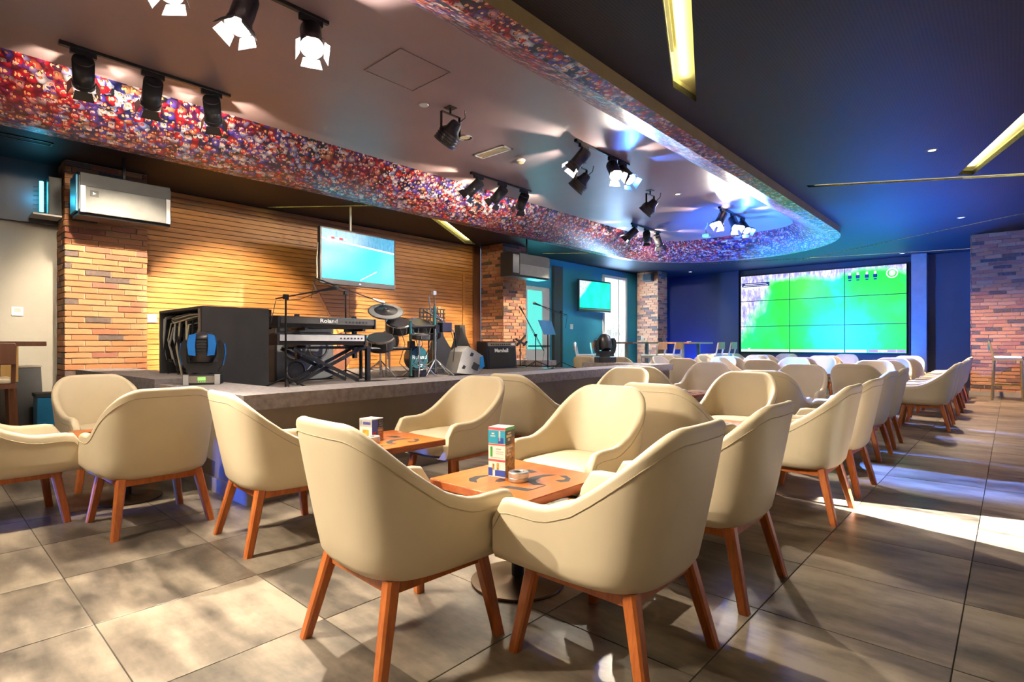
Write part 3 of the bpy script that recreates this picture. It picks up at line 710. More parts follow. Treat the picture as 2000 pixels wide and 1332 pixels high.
def make_chair():
    t = thing('tub_chair', 'chair', 'chair')
    sh, seam = chair_shell()
    o = sh.build('shell', M['cream'], t, smooth=50)
    MB().tube(seam, .0017, 5).build('seam', M['seam'], o, smooth=True)
    chair_seat().build('seat_cushion', M['cream'], t, smooth=50)
    for sx in (-1, 1):
        for sy in (-1, 1): chair_leg(sx, sy).build('leg', M['leg'], t, smooth=30)
    for a, b in (((-.19, .185), (.19, .185)), ((-.19, -.185), (.19, -.185)), ((-.19, -.185), (-.19, .185)), ((.19, -.185), (.19, .185))):
        MB().bar((*a, .287), (*b, .287), .028, .042).build('rail', M['leg'], t)
    return t
CH0 = make_chair(); ch_used = [False]
def chair(x, y, deg, label, group):
    rz = math.radians(deg)
    if not ch_used[0]:
        ch_used[0] = True; CH0.location = (x, y, 0); CH0.rotation_euler = (0, 0, rz); return tag(CH0, label, None, group)
    return dup(CH0, (x, y, 0), rz, label, group)

# ================================================================ LOW TABLES
ZT = 0.46
def make_table():
    t = thing('cocktail_table', 'table', 'table')
    MB().lathe([(.205, 0), (.208, .004), (.205, .010), (.06, .016), (.03, .03)], 40).build('base_disc', M['bronze'], t, smooth=True)
    MB().lathe([(.028, .014), (.028, ZT-.045)], 20).build('column', M['blackm'], t, smooth=True)
    MB().box((-.17, -.03, ZT-.05), (.17, .03, ZT-.036)).box((-.03, -.17, ZT-.05), (.03, .17, ZT-.036)).build('bracket', M['blackm'], t)
    o = MB().box((-.275, -.275, ZT-.036), (.275, .275, ZT-.0012), .004).build('tabletop', M['table_edge'], t)
    MB().box((-.272, -.272, ZT-.004), (.272, .272, ZT)).build('top_veneer', M['table'], o)
    shapes = [
     [(-.100, -.030), (-.135, -.075), (-.150, -.120), (-.140, -.165), (-.105, -.195), (-.062, -.190), (-.100, -.158), (-.118, -.115), (-.108, -.065)],
     [(-.035, -.100), (-.040, -.070), (-.012, -.066), (.004, -.085), (.002, -.120), (-.022, -.124)],
     [(.055, -.175), (.075, -.140), (.188, -.108), (.182, -.150)],
     [(.186, -.112), (.186, -.030), (.178, -.030), (.178, -.112)],
     [(.105, .150), (.055, .110), (.042, .035), (.082, -.035), (.140, -.058), (.178, -.022), (.128, -.020), (.095, .008), (.080, .072)],
     [(.120, .142), (.145, .165), (.190, .135), (.215, .090), (.195, .055), (.160, .065), (.182, .098), (.170, .125)],
     [(-.085, .085), (-.055, .145), (.005, .135), (-.008, .100)]]
    for s in shapes: MB().prism(s, ZT-.0005, ZT+.0006).build('inlay_mark', M['inlay'], o)
    return t
TB0 = make_table(); tb_used = [False]
def table(x, y, rz, label, group='square cocktail tables'):
    if not tb_used[0]:
        tb_used[0] = True; TB0.location = (x, y, 0); TB0.rotation_euler = (0, 0, rz); return tag(TB0, label, None, group)
    return dup(TB0, (x, y, 0), rz, label, group)

ORD = ['nearest', 'second', 'third', 'fourth', 'fifth', 'sixth', 'seventh']
G1 = 'cream tub chairs along the aisle'; G2 = 'cream tub chairs beside the stage'; G3 = 'cream tub chairs in the far seating area'
jr = random.Random(3)
def jit(a=.02): return jr.uniform(-a, a)
YS = [0, 2.2, 4.45, 7.0, 9.0, 11.2]; XS = [0, 0, -.10, .20, .20, .15]
for k in range(6):
    dy = YS[k]; q = ORD[k]; tname = '%s aisle table' % q; sx_ = XS[k]
    j = 0 if k == 0 else 1
    table(-1.62+sx_, 1.82+dy, 0, 'square orange wood cocktail table, %s in the row along the aisle' % q)
    chair(-1.625+jit(.02)*j+sx_, 1.215+dy, -2+jit(3)*j, 'cream tub chair facing away into the room, at the %s' % tname, G1)
    chair(-1.74+jit(.02)*j+sx_, 2.46+dy, 180+jit(4)*j, 'cream tub chair facing back, on the far side of the %s' % tname, G1)
    chair(-1.025+jit(.01)*j+sx_, 1.64+dy, 90+jit(3)*j, 'cream tub chair on the aisle side, nearer of two, at the %s' % tname, G1)
    chair(-1.03+jit(.01)*j+sx_, 2.43+dy, 90+jit(3)*j, 'cream tub chair on the aisle side, farther of two, at the %s' % tname, G1)
for k in range(3):
    dy = 2.2*k; q = ORD[k]; tname = '%s table beside the stage front' % q
    table(-2.87-.05*k, 1.97+dy, 0, 'square orange wood cocktail table, %s in the row beside the stage front' % q)
    chair(-3.0-.03*k, 1.40+dy, -4+jit(4), 'cream tub chair facing away, at the %s' % tname, G2)
    chair(-2.95-.03*k, 2.62+dy, 178+jit(4), 'cream tub chair facing back, at the %s' % tname, G2)
chair(-6.45, 9.5, 10, 'cream tub chair seen through the gap at the far end of the stage', G3)
# group left of the stage
table(-4.45, 1.0, 0, 'square orange wood cocktail table at the left end of the stage')
chair(-3.80, .97, 92, 'cream tub chair seen from behind at the left end of the stage', G2)
chair(-5.12, 1.02, -84, 'cream tub chair facing the camera in front of the orange brick pillar', G2)
chair(-4.36, .39, 2, 'cream tub chair cut off by the left picture edge', G2)
# far seating in front of the video wall
for c, (x, lab) in enumerate(((-2.95, 'left of the aisle tables'), (-4.25, 'in the middle of the far area'), (-5.5, 'near the tall window'))):
    for k in range(3 if c < 2 else 2):
        y = 10.0+2.1*k; q = ('front', 'middle', 'rear')[k]
        table(x, y+.02, 0, 'square cocktail table of the %s row, %s' % (q, lab), 'far cocktail tables')
        chair(x, y-.62, jit(6), 'cream tub chair facing away, %s row, %s' % (q, lab), G3)
        chair(x, y+.65, 180+jit(6), 'cream tub chair facing the room, %s row, %s' % (q, lab), G3)
        if c < 2: chair(x-.64, y, -90+jit(6), 'cream tub chair facing the aisle, %s row, %s' % (q, lab), G3)

# ================================================================ TABLE THINGS
def menu_box(loc, rz, w_, h_, label, front, side):
    t = thing('menu_stand', label, 'menu', loc, rz)
    MB().box((-w_, -w_, 0), (w_, w_, h_-.002)).build('card_box', M['whitecard'], t)
    for (a, b, z0, z1, m) in front:
        MB().box((-w_+2*w_*a, -w_-.0012, h_*z0), (-w_+2*w_*b, -w_+.0005, h_*z1)).build('printed_panel', M[m], t)
    for (a, b, z0, z1, m) in side:
        MB().box((w_-.0005, -w_+2*w_*a, h_*z0), (w_+.0012, -w_+2*w_*b, h_*z1)).build('printed_panel', M[m], t)
    MB().box((-w_*.8, -w_*.8, h_-.004), (w_*.8, w_*.8, h_-.0005)).build('open_top', M['pinkcard'], t)
    return t
fr1 = [(0, 1, .94, .99, 'pinkred'), (0, 1, .67, .93, 'cyancard'), (.62, .72, .72, .92, 'whitecard'), (.58, .9, .67, .79, 'bluecard'), (.12, .42, .80, .83, 'whitecard'), (.2, .36, .85, .88, 'whitecard'),
       (0, 1, .63, .66, 'pinkred'), (.12, .24, .40, .60, 'green'), (.45, .75, .55, .57, 'grey'), (.45, .9, .50, .515, 'pinkcard'), (.45, .9, .46, .475, 'pinkcard'), (.15, .9, .38, .39, 'grey'),
       (0, 1, .31, .35, 'pinkred'), (0, .25, .02, .18, 'bluecard'), (.4, 1, .02, .14, 'bluecard'), (.25, .35, .14, .26, 'food'), (.5, .62, .14, .28, 'food')]
sd1 = [(0, 1, .93, .99, 'green'), (0, 1, .64, .93, 'black'), (.25, .6, .86, .89, 'whitecard'), (.1, .65, .79, .84, 'ivory'), (.25, .5, .72, .77, 'whitecard'), (.6, 1, .64, .77, 'burger'),
       (0, 1, .02, .64, 'food'), (.1, .75, .57, .61, 'whitecard'), (.1, .18, .44, .57, 'whitecard'), (.25, .55, .50, .54, 'whitecard'), (.1, .6, .42, .46, 'whitecard'), (.3, .38, .44, .57, 'whitecard')]
menu_box((-1.70, 1.80, ZT), math.radians(14), .043, .222, 'tall printed menu box on the nearest aisle table', fr1, sd1)
fr2 = [(0, 1, .62, .96, 'silver'), (.05, .2, .70, .90, 'cyancard'), (.3, .9, .72, .85, 'bluecard'), (.25, .75, .2, .5, 'beer')]
sd2 = [(0, .5, .02, .94, 'bluecard'), (.05, .35, .1, .4, 'pinkred'), (.5, 1, .5, .94, 'black'), (.5, 1, .02, .5, 'burger'), (.6, .95, .82, .89, 'whitecard'), (.62, .92, .72, .79, 'whitecard'), (.65, .92, .62, .69, 'whitecard'), (.55, .95, .50, .57, 'whitecard'), (.55, .9, .40, .46, 'whitecard'), (.6, .85, .28, .34, 'whitecard')]
menu_box((-2.93, 1.93, ZT), math.radians(14), .050, .135, 'short white edged menu box on the table beside the stage', fr2, sd2)
def ashtray(loc, r, label):
    t = thing('ashtray', label, 'ashtray', loc)
    MB().lathe([(r*.97, 0), (r, .004), (r, .014), (r*.96, .016), (r, .018), (r, .036), (r*.93, .040), (r*.55, .040), (r*.5, .034)], 36).build('tin', M['steel'], t, smooth=30)
    MB().lathe([(r*.5, .0345), (r*.01, .0345)], 24).build('opening', M['black'], t)
ashtray((-1.575, 1.775, ZT+.001), .044, 'round polished steel ashtray beside the tall menu box')
ashtray((-2.82, 1.87, ZT+.001), .040, 'small steel ashtray beside the short menu box')

# ================================================================ LAMPS IN THE RECESS
def frame_to(d):
    return Vector(d).normalized().to_track_quat('-Z', 'Y').to_euler()
flap_me = None
def lamp_head(par, base, target, watt, spill=3.0, color=(1.0, 0.88, 0.70), cone=52):
    """cylinder spot hanging from 'base' (world = parent space), aimed at target"""
    base = Vector(base); piv = base+Vector((0, 0, -.115)); d = (Vector(target)-piv).normalized()
    ad = MB().box((base.x-.018, base.y-.09, base.z-.045), (base.x+.018, base.y+.09, base.z), .004).build('adapter', M['blackm'], par)
    MB().tube([base+Vector((0, 0, -.04)), piv], .010, 8).build('stem', M['blackm'], par, smooth=True)
    rot = frame_to(d)
    h = link('lamp_head', head_me, par, piv+d*.02, rot)
    link('lens', lens_me, h)
    for k in range(4): link('barn_door', flap_me, h, (0, 0, 0), (0, 0, k*PI/2))
    light('spot_beam', 'SPOT', (0, 0, -.190), watt, color, None, h, spot_size=math.radians(cone), spot_blend=.55, shadow_soft_size=.03)
    if spill: light('spot_spill', 'POINT', (0, 0, -.215), spill, color, None, h, shadow_soft_size=.012)
    return h
HS = 1.45
def _sc(mb): mb.v = [tuple(c*HS for c in v) for v in mb.v]; return mb
head_me = _sc(MB().lathe([(.028, .055), (.050, .050), (.053, .040), (.053, -.10), (.058, -.105), (.058, -.130), (.050, -.130), (.049, -.112)], 28, cap=False).lathe([(.053, .04), (.0, .056)], 28, cap=False)).mesh('lamp_head', M['satin'], 35)
lens_me = _sc(MB().lathe([(.0485, -.114), (.001, -.118)], 24, cap=False)).mesh('lens', M['lens'], 40)
flap_me = _sc(MB().add([(-.040, .057, -.128), (.040, .057, -.128), (.052, .078, -.178), (-.052, .078, -.178), (-.040, .059, -.128), (.040, .059, -.128), (.052, .080, -.178), (-.052, .080, -.178)],
                   [(0,1,2,3),(7,6,5,4),(0,4,5,1),(1,5,6,2),(2,6,7,3),(3,7,4,0)])).mesh('barn_door', M['black'])
def track(x, y0, y1, heads, label):
    t = thing('track_light', label, 'track light', (0, 0, 0), 0, 'spot light tracks in the oval ceiling recess')
    MB().box((x-.017, y0, ZI-.028), (x+.017, y1, ZI-.001), .003).build('rail', M['blackm'], t)
    MB().box((x-.022, y0, ZI-.034), (x+.022, y0+.10, ZI-.001)).build('feed_box', M['blackm'], t)
    for (y, tgt, wt, sp, *col) in heads: lamp_head(t, (x, y, ZI-.028), tgt, wt, sp*11, *col)
    return t
W = 900
BLUE = (0.06, 0.22, 1.0); WARM = (1.0, 0.84, 0.60)
track(-5.70, .82, 2.14, [(.98, (-8.5, 1.5, 1.8), W*.3, 2.5, WARM, 38), (1.48, (-8.6, 1.9, 1.4), W*.9, 2.5, WARM, 46), (1.97, (-8.9, 3.4, 1.3), W*2.0, 2.5, WARM, 44)], 'black track with three spots in front of the crowd print at the left')
track(-3.86, .90, 2.16, [(1.15, (-2.4, -.4, .3), W*.34, 6), (1.55, (-3.4, .6, .5), W*.34, 6), (2.02, (-2.0, 1.2, .5), W*.7, 7)], 'black track with a glaring spot at the top of the picture')
track(-3.86, -2.25, -.95, [(-2.1, (-.8, 1.4, .4), W*.55, 3), (-1.6, (-1.7, .9, .5), W*.6, 3), (-1.1, (-3.5, .9, .4), W*.35, 3)], 'added black spot track behind the viewpoint')  # unseen track added to light the near chairs from the viewer's side
track(-5.70, 5.40, 6.72, [(5.55, (-8.6, 4.3, 1.0), W*1.6, 4, WARM, 44), (6.05, (-8.7, 5.9, 1.0), W*1.6, 4, WARM, 44), (6.55, (-8.6, 7.9, .9), W*1.3, 4, WARM, 40)], 'black track with three spots near the crowd print above the stage')
track(-3.86, 5.38, 6.62, [(5.55, (-5.6, 4.2, .8), W, 5), (6.20, (-1.8, 4.6, .5), W*1.1, 5), (6.45, (-.65, 5.7, 0), W*9, 5, BLUE, 22)], 'black track with tilted spots beside a stage can in the middle of the recess')
track(-5.70, 9.88, 11.1, [(10.0, (-8.3, 9.2, 1.1), W*1.1, 4, WARM, 40), (10.5, (-8.0, 14.8, 1.6), W*.9, 4), (10.95, (-5.6, 13, .5), W*.7, 4)], 'black track with three spots at the far left of the recess')
track(-3.86, 9.75, 11.0, [(9.9, (-4.3, 7.8, .5), W*.7, 6), (10.4, (-2.2, 8.8, .5), W*.9, 6), (10.9, (-1.2, 8.9, 0), W*8, 6, BLUE, 26)], 'black track with dazzling spots at the far end of the recess')

def par_can(x, y, tgt, label):
    t = thing('par_can', label, 'stage light', (x, y, ZI), 0, 'black stage cans hanging in the recess')
    d = (Vector(tgt)-Vector((x, y, ZI-.26))).normalized(); rot = frame_to(d)
    MB().tube([(0, 0, -.0), (0, 0, -.07)], .012).box((-.05, -.05, -.006), (.05, .05, 0)).build('clamp', M['blackm'], t)
    yk = MB().bar((0, -.125, -.07), (0, .125, -.07), .03, .006).bar((0, -.125, -.07), (0, -.125, -.27), .03, .006, (0, 1, 0)).bar((0, .125, -.07), (0, .125, -.27), .03, .006, (0, 1, 0))
    yk.build('yoke', M['blackm'], t)
    b = MB().lathe([(.0, .13), (.045, .13), (.06, .11), (.075, .04), (.112, .0), (.116, -.10), (.124, -.105), (.124, -.125), (.110, -.125), (.108, -.11)], 28, cap=False).build('can_body', M['satin'], t, smooth=35, loc=(0, 0, -.26), rot=rot)
    MB().lathe([(.108, -.112), (.002, -.118)], 24, cap=False).build('front_glass', M['darkgrey'], b, smooth=True)
    for k in range(3): MB().lathe([(.119, -.02-.03*k), (.121, -.024-.03*k), (.119, -.03-.03*k)], 28, cap=False).build('cooling_ring', M['blackm'], b)
    MB().tube([(0.03, 0, .13), (.09, .02, .2), (.06, .05, .26)], .006, 6).build('cable', M['black'], b, smooth=True)
par_can(-4.32, 3.80, (-6.2, 3.4, 1.2), 'black stage can in the near middle of the recess, nearest of three')
par_can(-4.32, 6.15, (-6.4, 5.6, 1.2), 'black stage can hanging just under the tilted track spots')
par_can(-4.28, 8.00, (-6.4, 7.6, 1.2), 'black stage can at the far end, seen against the blue ceiling')

# small ceiling fittings
t = thing('ceiling_downlight', 'round recessed downlight with cream rim next to the nearest stage can', 'downlight', (-4.81, 4.46, ZI))
MB().lathe([(.085, -.008), (.085, 0), (.06, 0), (.058, -.006)], 28, cap=False).build('rim', M['white'], t, smooth=30); MB().lathe([(.06, -.003), (.002, -.003)], 24, cap=False).build('diffuser', M['ivory'], t)
t = thing('ceiling_disc', 'small white round ceiling disc near the access hatch', 'sensor', (-4.47, 3.57, ZI)); MB().lathe([(.045, -.008), (.05, 0)], 24).build('disc', M['white'], t, smooth=30)
t = thing('ceiling_vent', 'pale rectangular ceiling vent in the recess', 'vent', (-4.91, 5.03, ZI))
MB().box((-.27, -.09, -.012), (.27, -.065, 0)).box((-.27, .065, -.012), (.27, .09, 0)).box((-.27, -.09, -.012), (-.245, .09, 0)).box((.245, -.09, -.012), (.27, .09, 0)).build('frame', M['white'], t)
for k in range(5): MB().box((-.245, -.055+.024*k, -.008), (.245, -.043+.024*k, -.003)).build('slat', M['ivory'], t)
t = thing('smoke_detector', 'round white smoke detector near the vent', 'smoke detector', (-4.84, 5.50, ZI))
MB().lathe([(.06, 0), (.062, -.018), (.05, -.03)], 24).build('base', M['white'], t, smooth=30); MB().lathe([(.045, -.03), (.045, -.045), (.02, -.058)], 20).build('sensor_dome', M['ivory'], t, smooth=30)
for x, y, z, lab in ((-.68, 8.0, ZC, 'small oval downlight on the dark ceiling left of the slanting slot'), (-.66, 12.6, ZC, 'small downlight above the aisle near the thin ceiling slot'), (-2.0, 16.6, ZC, 'small downlight above the right end of the video wall'), (-7.4, 16.4, ZC, 'small downlight in the dark corner left of the video wall'), (-4.05, 8.5, ZI, 'small round fitting next to the farthest stage can')):
    t = thing('ceiling_downlight', lab, 'downlight', (x, y, z)); MB().lathe([(.055, -.006), (.06, 0), (.04, 0), (.038, -.004)], 24, cap=False).build('rim', M['white'], t, smooth=30); MB().lathe([(.04, -.002), (.001, -.002)], 20, cap=False).build('diffuser', M['lensdim'], t)
    if y in (12.6, 8.0) and x > -1: light('downlight_glow', 'SPOT', (0, 0, -.02), 1100 if y > 12 else 60, (1.0, 0.72, 0.42), None, t, spot_size=2.3, spot_blend=.6, shadow_soft_size=.05)
t = thing('gooseneck_lamp', 'small ivory gooseneck lamp hanging at the far end of the recess', 'lamp', (-4.55, 10.9, ZI))
MB().tube([(0, 0, 0), (0, 0, -.05), (-.05, 0, -.14), (-.03, 0, -.22)], .016, 8).build('neck', M['ivory'], t, smooth=True); MB().box((-.09, -.08, -.30), (.05, .08, -.22), .02).build('head', M['ivory'], t)
# unseen downlights added as warm fill, behind and beside the viewpoint
for x, y, wt, lab in ((-1.0, -.9, 22, 'added fill downlight over the aisle behind the viewpoint'), (-3.6, -1.6, 26, 'added fill downlight behind the left chairs'), (1.3, 1.6, 10, 'added fill downlight right of the viewpoint'), (1.2, 5.5, 5, 'added fill downlight over the right side of the aisle')):
    z = ZI if -6 < x < -3.2 else ZC
    t = thing('ceiling_downlight', lab, 'downlight', (x, y, z)); MB().lathe([(.10, -.006), (.11, 0), (.08, 0), (.078, -.004)], 24, cap=False).build('rim', M['white'], t, smooth=30); MB().lathe([(.08, -.002), (.001, -.002)], 20, cap=False).build('diffuser', M['lensdim'], t)
    light('downlight_glow', 'AREA', (0, 0, -.02), wt, (1.0, 0.80, 0.52), None, t, shape='DISK', size=.16)

# ================================================================ LEFT EDGE
t = thing('wall_speaker', 'large black loudspeaker with grey mesh front hanging before the left brick pillar', 'speaker', (-7.95, 1.76, 2.52))
prof = [(-.20, 0), (.10, 0), (.15, .06), (.15, .44), (.10, .50), (-.20, .50)]
b = MB().prism([(x, z) for x, z in prof], -.46, .46, 'xz').build('cabinet', M['black'], t)
MB().box((.145, -.45, .03), (.165, .45, .33), .006).build('mesh_front', M['grille'], t)
MB().box((.145, -.45, .33), (.160, .45, .48), .004).build('upper_front', M['darkgrey'], t)  # dark panel stands in for the lip's shadow across the top
for y in (-.425, .425): MB().box((.15, y-.022, .03), (.172, y+.022, .33)).build('edge_strip', M['silver'], t)
MB().box((.164, -.36, .22), (.170, -.28, .29)).build('badge', M['darkgrey'], t); MB().add([(.172, -.335, .24), (.172, -.335, .27), (.172, -.305, .255)], [(0, 1, 2)]).build('badge_mark', M['lettering'], t)
MB().box((-.2, -.485, .04), (.12, -.46, .46), .008).build('side_panel', M['bluepanel'], t)
MB().tube([(0, 0, .50), (0, 0, .78)], .018).build('hanging_pole', M['blackm'], t, smooth=True)
t = thing('wall_speaker', 'black loudspeaker hanging before the second brick pillar', 'speaker', (-7.65, 8.88, 2.45))
MB().prism(prof, -.60, .60, 'xz').build('cabinet', M['black'], t); MB().box((.145, -.40, .03), (.165, .58, .26), .006).build('mesh_front', M['grille'], t); MB().box((.145, -.40, .26), (.160, .58, .48), .004).build('upper_front', M['darkgrey'], t)
MB().tube([(0, 0, .50), (0, 0, .85)], .018).build('hanging_pole', M['blackm'], t, smooth=True)
t = thing('wall_speaker', 'small black speaker box high on the far brick pillar', 'speaker', (-8.25, 15.36, 2.98)); MB().box((-.16, -.10, 0), (.12, .10, .22), .01).build('cabinet', M['black'], t); MB().box((-.14, -.105, .02), (.10, -.098, .2)).build('mesh_front', M['fabric'], t); MB().box((-.03, .1, .08), (.03, .16, .14)).build('bracket', M['blackm'], t)
t = thing('insect_lamp', 'louvred wall lamp with cyan glowing tube on the left brick pillar', 'lamp', (-8.9, 1.02, 2.62))
MB().box((.18, .12, 0), (.30, .25, .46), .006).box((-.02, .12, -.0), (.18, .25, .03)).box((-.02, .12, .43), (.18, .25, .46)).build('housing', M['black'], t)
MB().box((-.02, -.02, -.02), (.30, .25, .0)).build('drip_tray', M['white'], t)
for k in range(7): MB().bar((.0, .02, .04+.055*k), (.0, .14, .075+.055*k), .012, .006).build('louvre', M['blackm'], t)
MB().tube([(.12, .08, .05), (.12, .08, .42)], .02).build('glow_tube', M['cyanled'], t, smooth=True)
light('tube_glow', 'POINT', (.12, .03, .24), 2.5, (0.05, 0.55, 1.0), None, t, shadow_soft_size=.06)
t = thing('thermostat', 'small white square thermostat on the plaster wall', 'thermostat', (XL+.15, .90, 1.45)); MB().box((0, -.055, -.055), (.018, .055, .055), .004).build('plate', M['white'], t); MB().box((.018, -.032, -.01), (.0195, .032, .04)).build('display', M['grey'], t)
t = thing('fan_heater', 'round black wall fan cut off by the left picture edge', 'fan', (XL+.55, .40, 2.9)); MB().lathe([(.02, 0), (.26, .02), (.30, .08), (.30, .16), (.26, .2)], 28, axis='x').build('housing', M['satin'], t, smooth=35)
for k in range(5): MB().lathe([(.05+.045*k, .21), (.062+.045*k, .215), (.07+.045*k, .21)], 28, axis='x', cap=False).build('guard_ring', M['grille'], t)
MB().bar((0, 0, .2), (0, 0, .42), .03, .03).build('bracket', M['blackm'], t)
t = thing('ceiling_vent', 'long slot air vent in the ceiling at the left edge', 'vent', (-8.0, -.1, ZC)); MB().box((-.07, -1.0, -.01), (-.05, 1.2, 0)).box((.05, -1.0, -.01), (.07, 1.2, 0)).box((-.07, 1.18, -.01), (.07, 1.2, 0)).build('frame', M['blackm'], t)
for k in range(2): MB().box((-.03+.04*k, -1.0, -.008), (-.015+.04*k, 1.18, -.002)).build('blade', M['darkgrey'], t)
# tall bar table and stool
t = thing('bar_table', 'tall dark wood bar table at the left edge', 'table', (-7.15, .55, 0)); MB().box((-.35, -.6, 1.03), (.35, .34, 1.075), .004).build('tabletop', M['brownwood'], t); MB().box((-.04, -.04, .02), (.04, .04, 1.03)).build('column', M['brownwood'], t); MB().box((-.28, -.28, 0), (.28, .28, .02)).build('base_plate', M['blackm'], t)
MB().box((.30, .02, 0.70), (.33, .14, 1.03)).build('side_board', M['blondwood'], t)
def bar_stool(loc, rz, label, seat_m, frame_m, back_m, h=.75):
    t = thing('bar_stool', label, 'stool', loc, rz)
    MB().box((-.2, -.2, h), (.2, .2, h+.045), .015).build('seat_pad', seat_m, t); MB().box((-.21, -.21, h-.04), (.21, .21, h)).build('seat_frame', frame_m, t)
    for sx in (-1, 1):
        for sy in (-1, 1): MB().bar((sx*.19, sy*.19, h-.02), (sx*.215, sy*.215, 0), .03, .03).build('leg', frame_m, t)
        MB().bar((sx*.19, -.19, h-.02), (sx*.19, -.26, h+.32), .028, .028).build('back_post', frame_m, t)
        MB().bar((sx*.205, -.205, .28), (sx*.205, .205, .28), .02, .02).build('foot_rail', frame_m, t)
    MB().bar((-.205, .205, .28), (.205, .205, .28), .02, .02).build('foot_rail', frame_m, t)
    MB().box((-.2, -.275, h+.16), (.2, -.245, h+.34), .008).build('backrest', back_m, t)
    return t
bar_stool((-6.35, .40, 0), math.radians(90), 'bar stool with pale pad under the tall table at the left edge', M['cream'], M['brownwood'], M['brownwood'], .72)
t = thing('waste_bin', 'dark tapered bin against the plaster wall', 'bin', (-8.55, .92, 0)); MB().add([(-.16,-.16,0),(.16,-.16,0),(.16,.16,0),(-.16,.16,0),(-.13,-.13,.78),(.13,-.13,.78),(.13,.13,.78),(-.13,.13,.78)], [(3,2,1,0),(0,1,5,4),(1,2,6,5),(2,3,7,6),(3,0,4,7),(4,5,6,7)]).build('bin_body', M['darkgrey'], t); MB().box((-.14, -.14, .78), (.14, .14, .80)).build('lid', M['plinth'], t)
t = thing('flight_box', 'blue sided equipment box at the foot of the left brick pillar', 'box', (-8.1, 1.12, 0)); MB().box((-.14, -.16, 0), (.14, .16, .46), .006).build('box_body', M['bluepanel'], t); MB().box((-.15, -.17, .46), (.15, .17, .50)).build('lid', M['darkgrey'], t)
bar_stool((-.05, 13.85, 0), math.radians(-90), 'gold framed bar stool with pale seat before the right brick pillar', M['white'], M['gold'], M['teal'], .78)

# ================================================================ SCREENS
def uvquad(name, m, parent, x0, x1, z0, z1, u0, u1, v0, v1, y=0, axis='x'):
    """quad facing -Y (axis x) or +X (axis y)"""
    vs_ = [(x0, y, z0), (x1, y, z0), (x1, y, z1), (x0, y, z1)] if axis == 'x' else [(y, x0, z0), (y, x1, z0), (y, x1, z1), (y, x0, z1)]
    me = bpy.data.meshes.new(name); me.from_pydata(vs_, [], [(0, 1, 2, 3)]); me.materials.append(m)
    uvl = me.uv_layers.new(name='uv')
    for lp, c in zip(me.loops, [(u0, v0), (u1, v0), (u1, v1), (u0, v1)]): uvl.data[lp.index].uv = c
    return link(name, me, parent)
VW0, VW1, VZ0, VZ1 = -6.12, -1.97, .81, 3.11
t = thing('video_wall', 'huge three by three video wall showing a green football pitch', 'screen', (0, Y1-.16, 0))
pw, ph = (VW1-VW0)/3, (VZ1-VZ0)/3
M['whiteglow'] = emat('white_graphic', (0.92, 0.88, 1.0), 1.3); M['darkgraphic'] = mat('dark_graphic', (0.02, 0.03, 0.12), 0.4); M['violetglow'] = emat('violet_graphic', (0.45, 0.30, 0.75), 1.0)
for i in range(3):
    for j in range(3):
        a, b, c, d = VW0+pw*i, VW0+pw*(i+1), VZ0+ph*j, VZ0+ph*(j+1)
        p_ = MB().box((a+.002, 0, c+.002), (b-.002, .10, d-.002)).build('screen_panel', M['black'], t)
        uvquad('picture', M['wallscreen'], p_, a+.009, b-.009, c+.009, d-.009, (a+.009-VW0)/(VW1-VW0), (b-.009-VW0)/(VW1-VW0), (c+.009-VZ0)/(VZ1-VZ0), (d-.009-VZ0)/(VZ1-VZ0), -.002)
        W_ = VW1-VW0; H_ = VZ1-VZ0
def vg(name, m, u0, u1, v0, v1): return MB().box((VW0+(VW1-VW0)*u0, -.006, VZ0+(VZ1-VZ0)*v0), (VW0+(VW1-VW0)*u1, -.003, VZ0+(VZ1-VZ0)*v1)).build(name, m, t)
for u0, u1 in ((.004, .329), (.338, .662), (.671, .79)): vg('ticker_bar', M['whiteglow'], u0, u1, .008, .038)
vg('ticker_bar', M['violetglow'], .80, .995, .008, .042); vg('ticker_bar', M['whiteglow'], .85, .90, .015, .035); vg('ticker_bar', M['whiteglow'], .945, .955, .008, .042)
vg('score_strip', M['whiteglow'], .01, .19, .83, .85); vg('score_strip', M['darkgraphic'], .01, .20, .855, .905); vg('score_strip', M['whiteglow'], .03, .18, .885, .892); vg('score_strip', M['whiteglow'], .02, .19, .865, .872)
for u in (.685, .73, .78, .825): vg('team_icon', M['darkgraphic'], u, u+.022, .87, .91); vg('team_icon', M['whiteglow'], u+.005, u+.017, .91, .94); vg('team_icon', M['darkgraphic'], u+.003, u+.02, .845, .86)
MB().lathe([(.13, -.006), (.105, -.006)], 24, c=(VW0+(VW1-VW0)*.925, 0, VZ0+(VZ1-VZ0)*.905), axis='y', cap=False).build('channel_ring', M['whiteglow'], t)
MB().lathe([(.07, -.006), (.002, -.006)], 18, c=(VW0+(VW1-VW0)*.925, 0, VZ0+(VZ1-VZ0)*.905), axis='y', cap=False).build('channel_ring', M['whiteglow'], t)
MB().add([(VW0+.20, -.004, .93), (VW0+.25, -.004, .90), (VW0+.30, -.004, .95), (VW0+.25, -.004, .925)], [(0, 1, 2, 3)]).build('corner_mark', M['whiteglow'], t)
MB().box((VW0-.05, .10, VZ0-.05), (VW1+.05, .15, VZ1+.05)).build('mount_frame', M['blackm'], t)
light('video_wall_glow', 'AREA', ((VW0+VW1)/2, Y1-.25, 1.95), 14, (0.05, 0.7, 0.9), ((VW0+VW1)/2, 5, 1.9), shape='RECTANGLE', size=4.0, size_y=2.2)
t = thing('television', 'large flat television showing an ice blue match above the stage', 'television', (-8.0, 5.05, 2.0), math.radians(4))
MB().box((-.07, -.75, 0), (0, .75, .90), .012).build('casing', M['satin'], t)
uvquad('picture', M['tv1'], t, -.715, .715, .085, .868, 0, 1, 0, 1, .002, 'y')
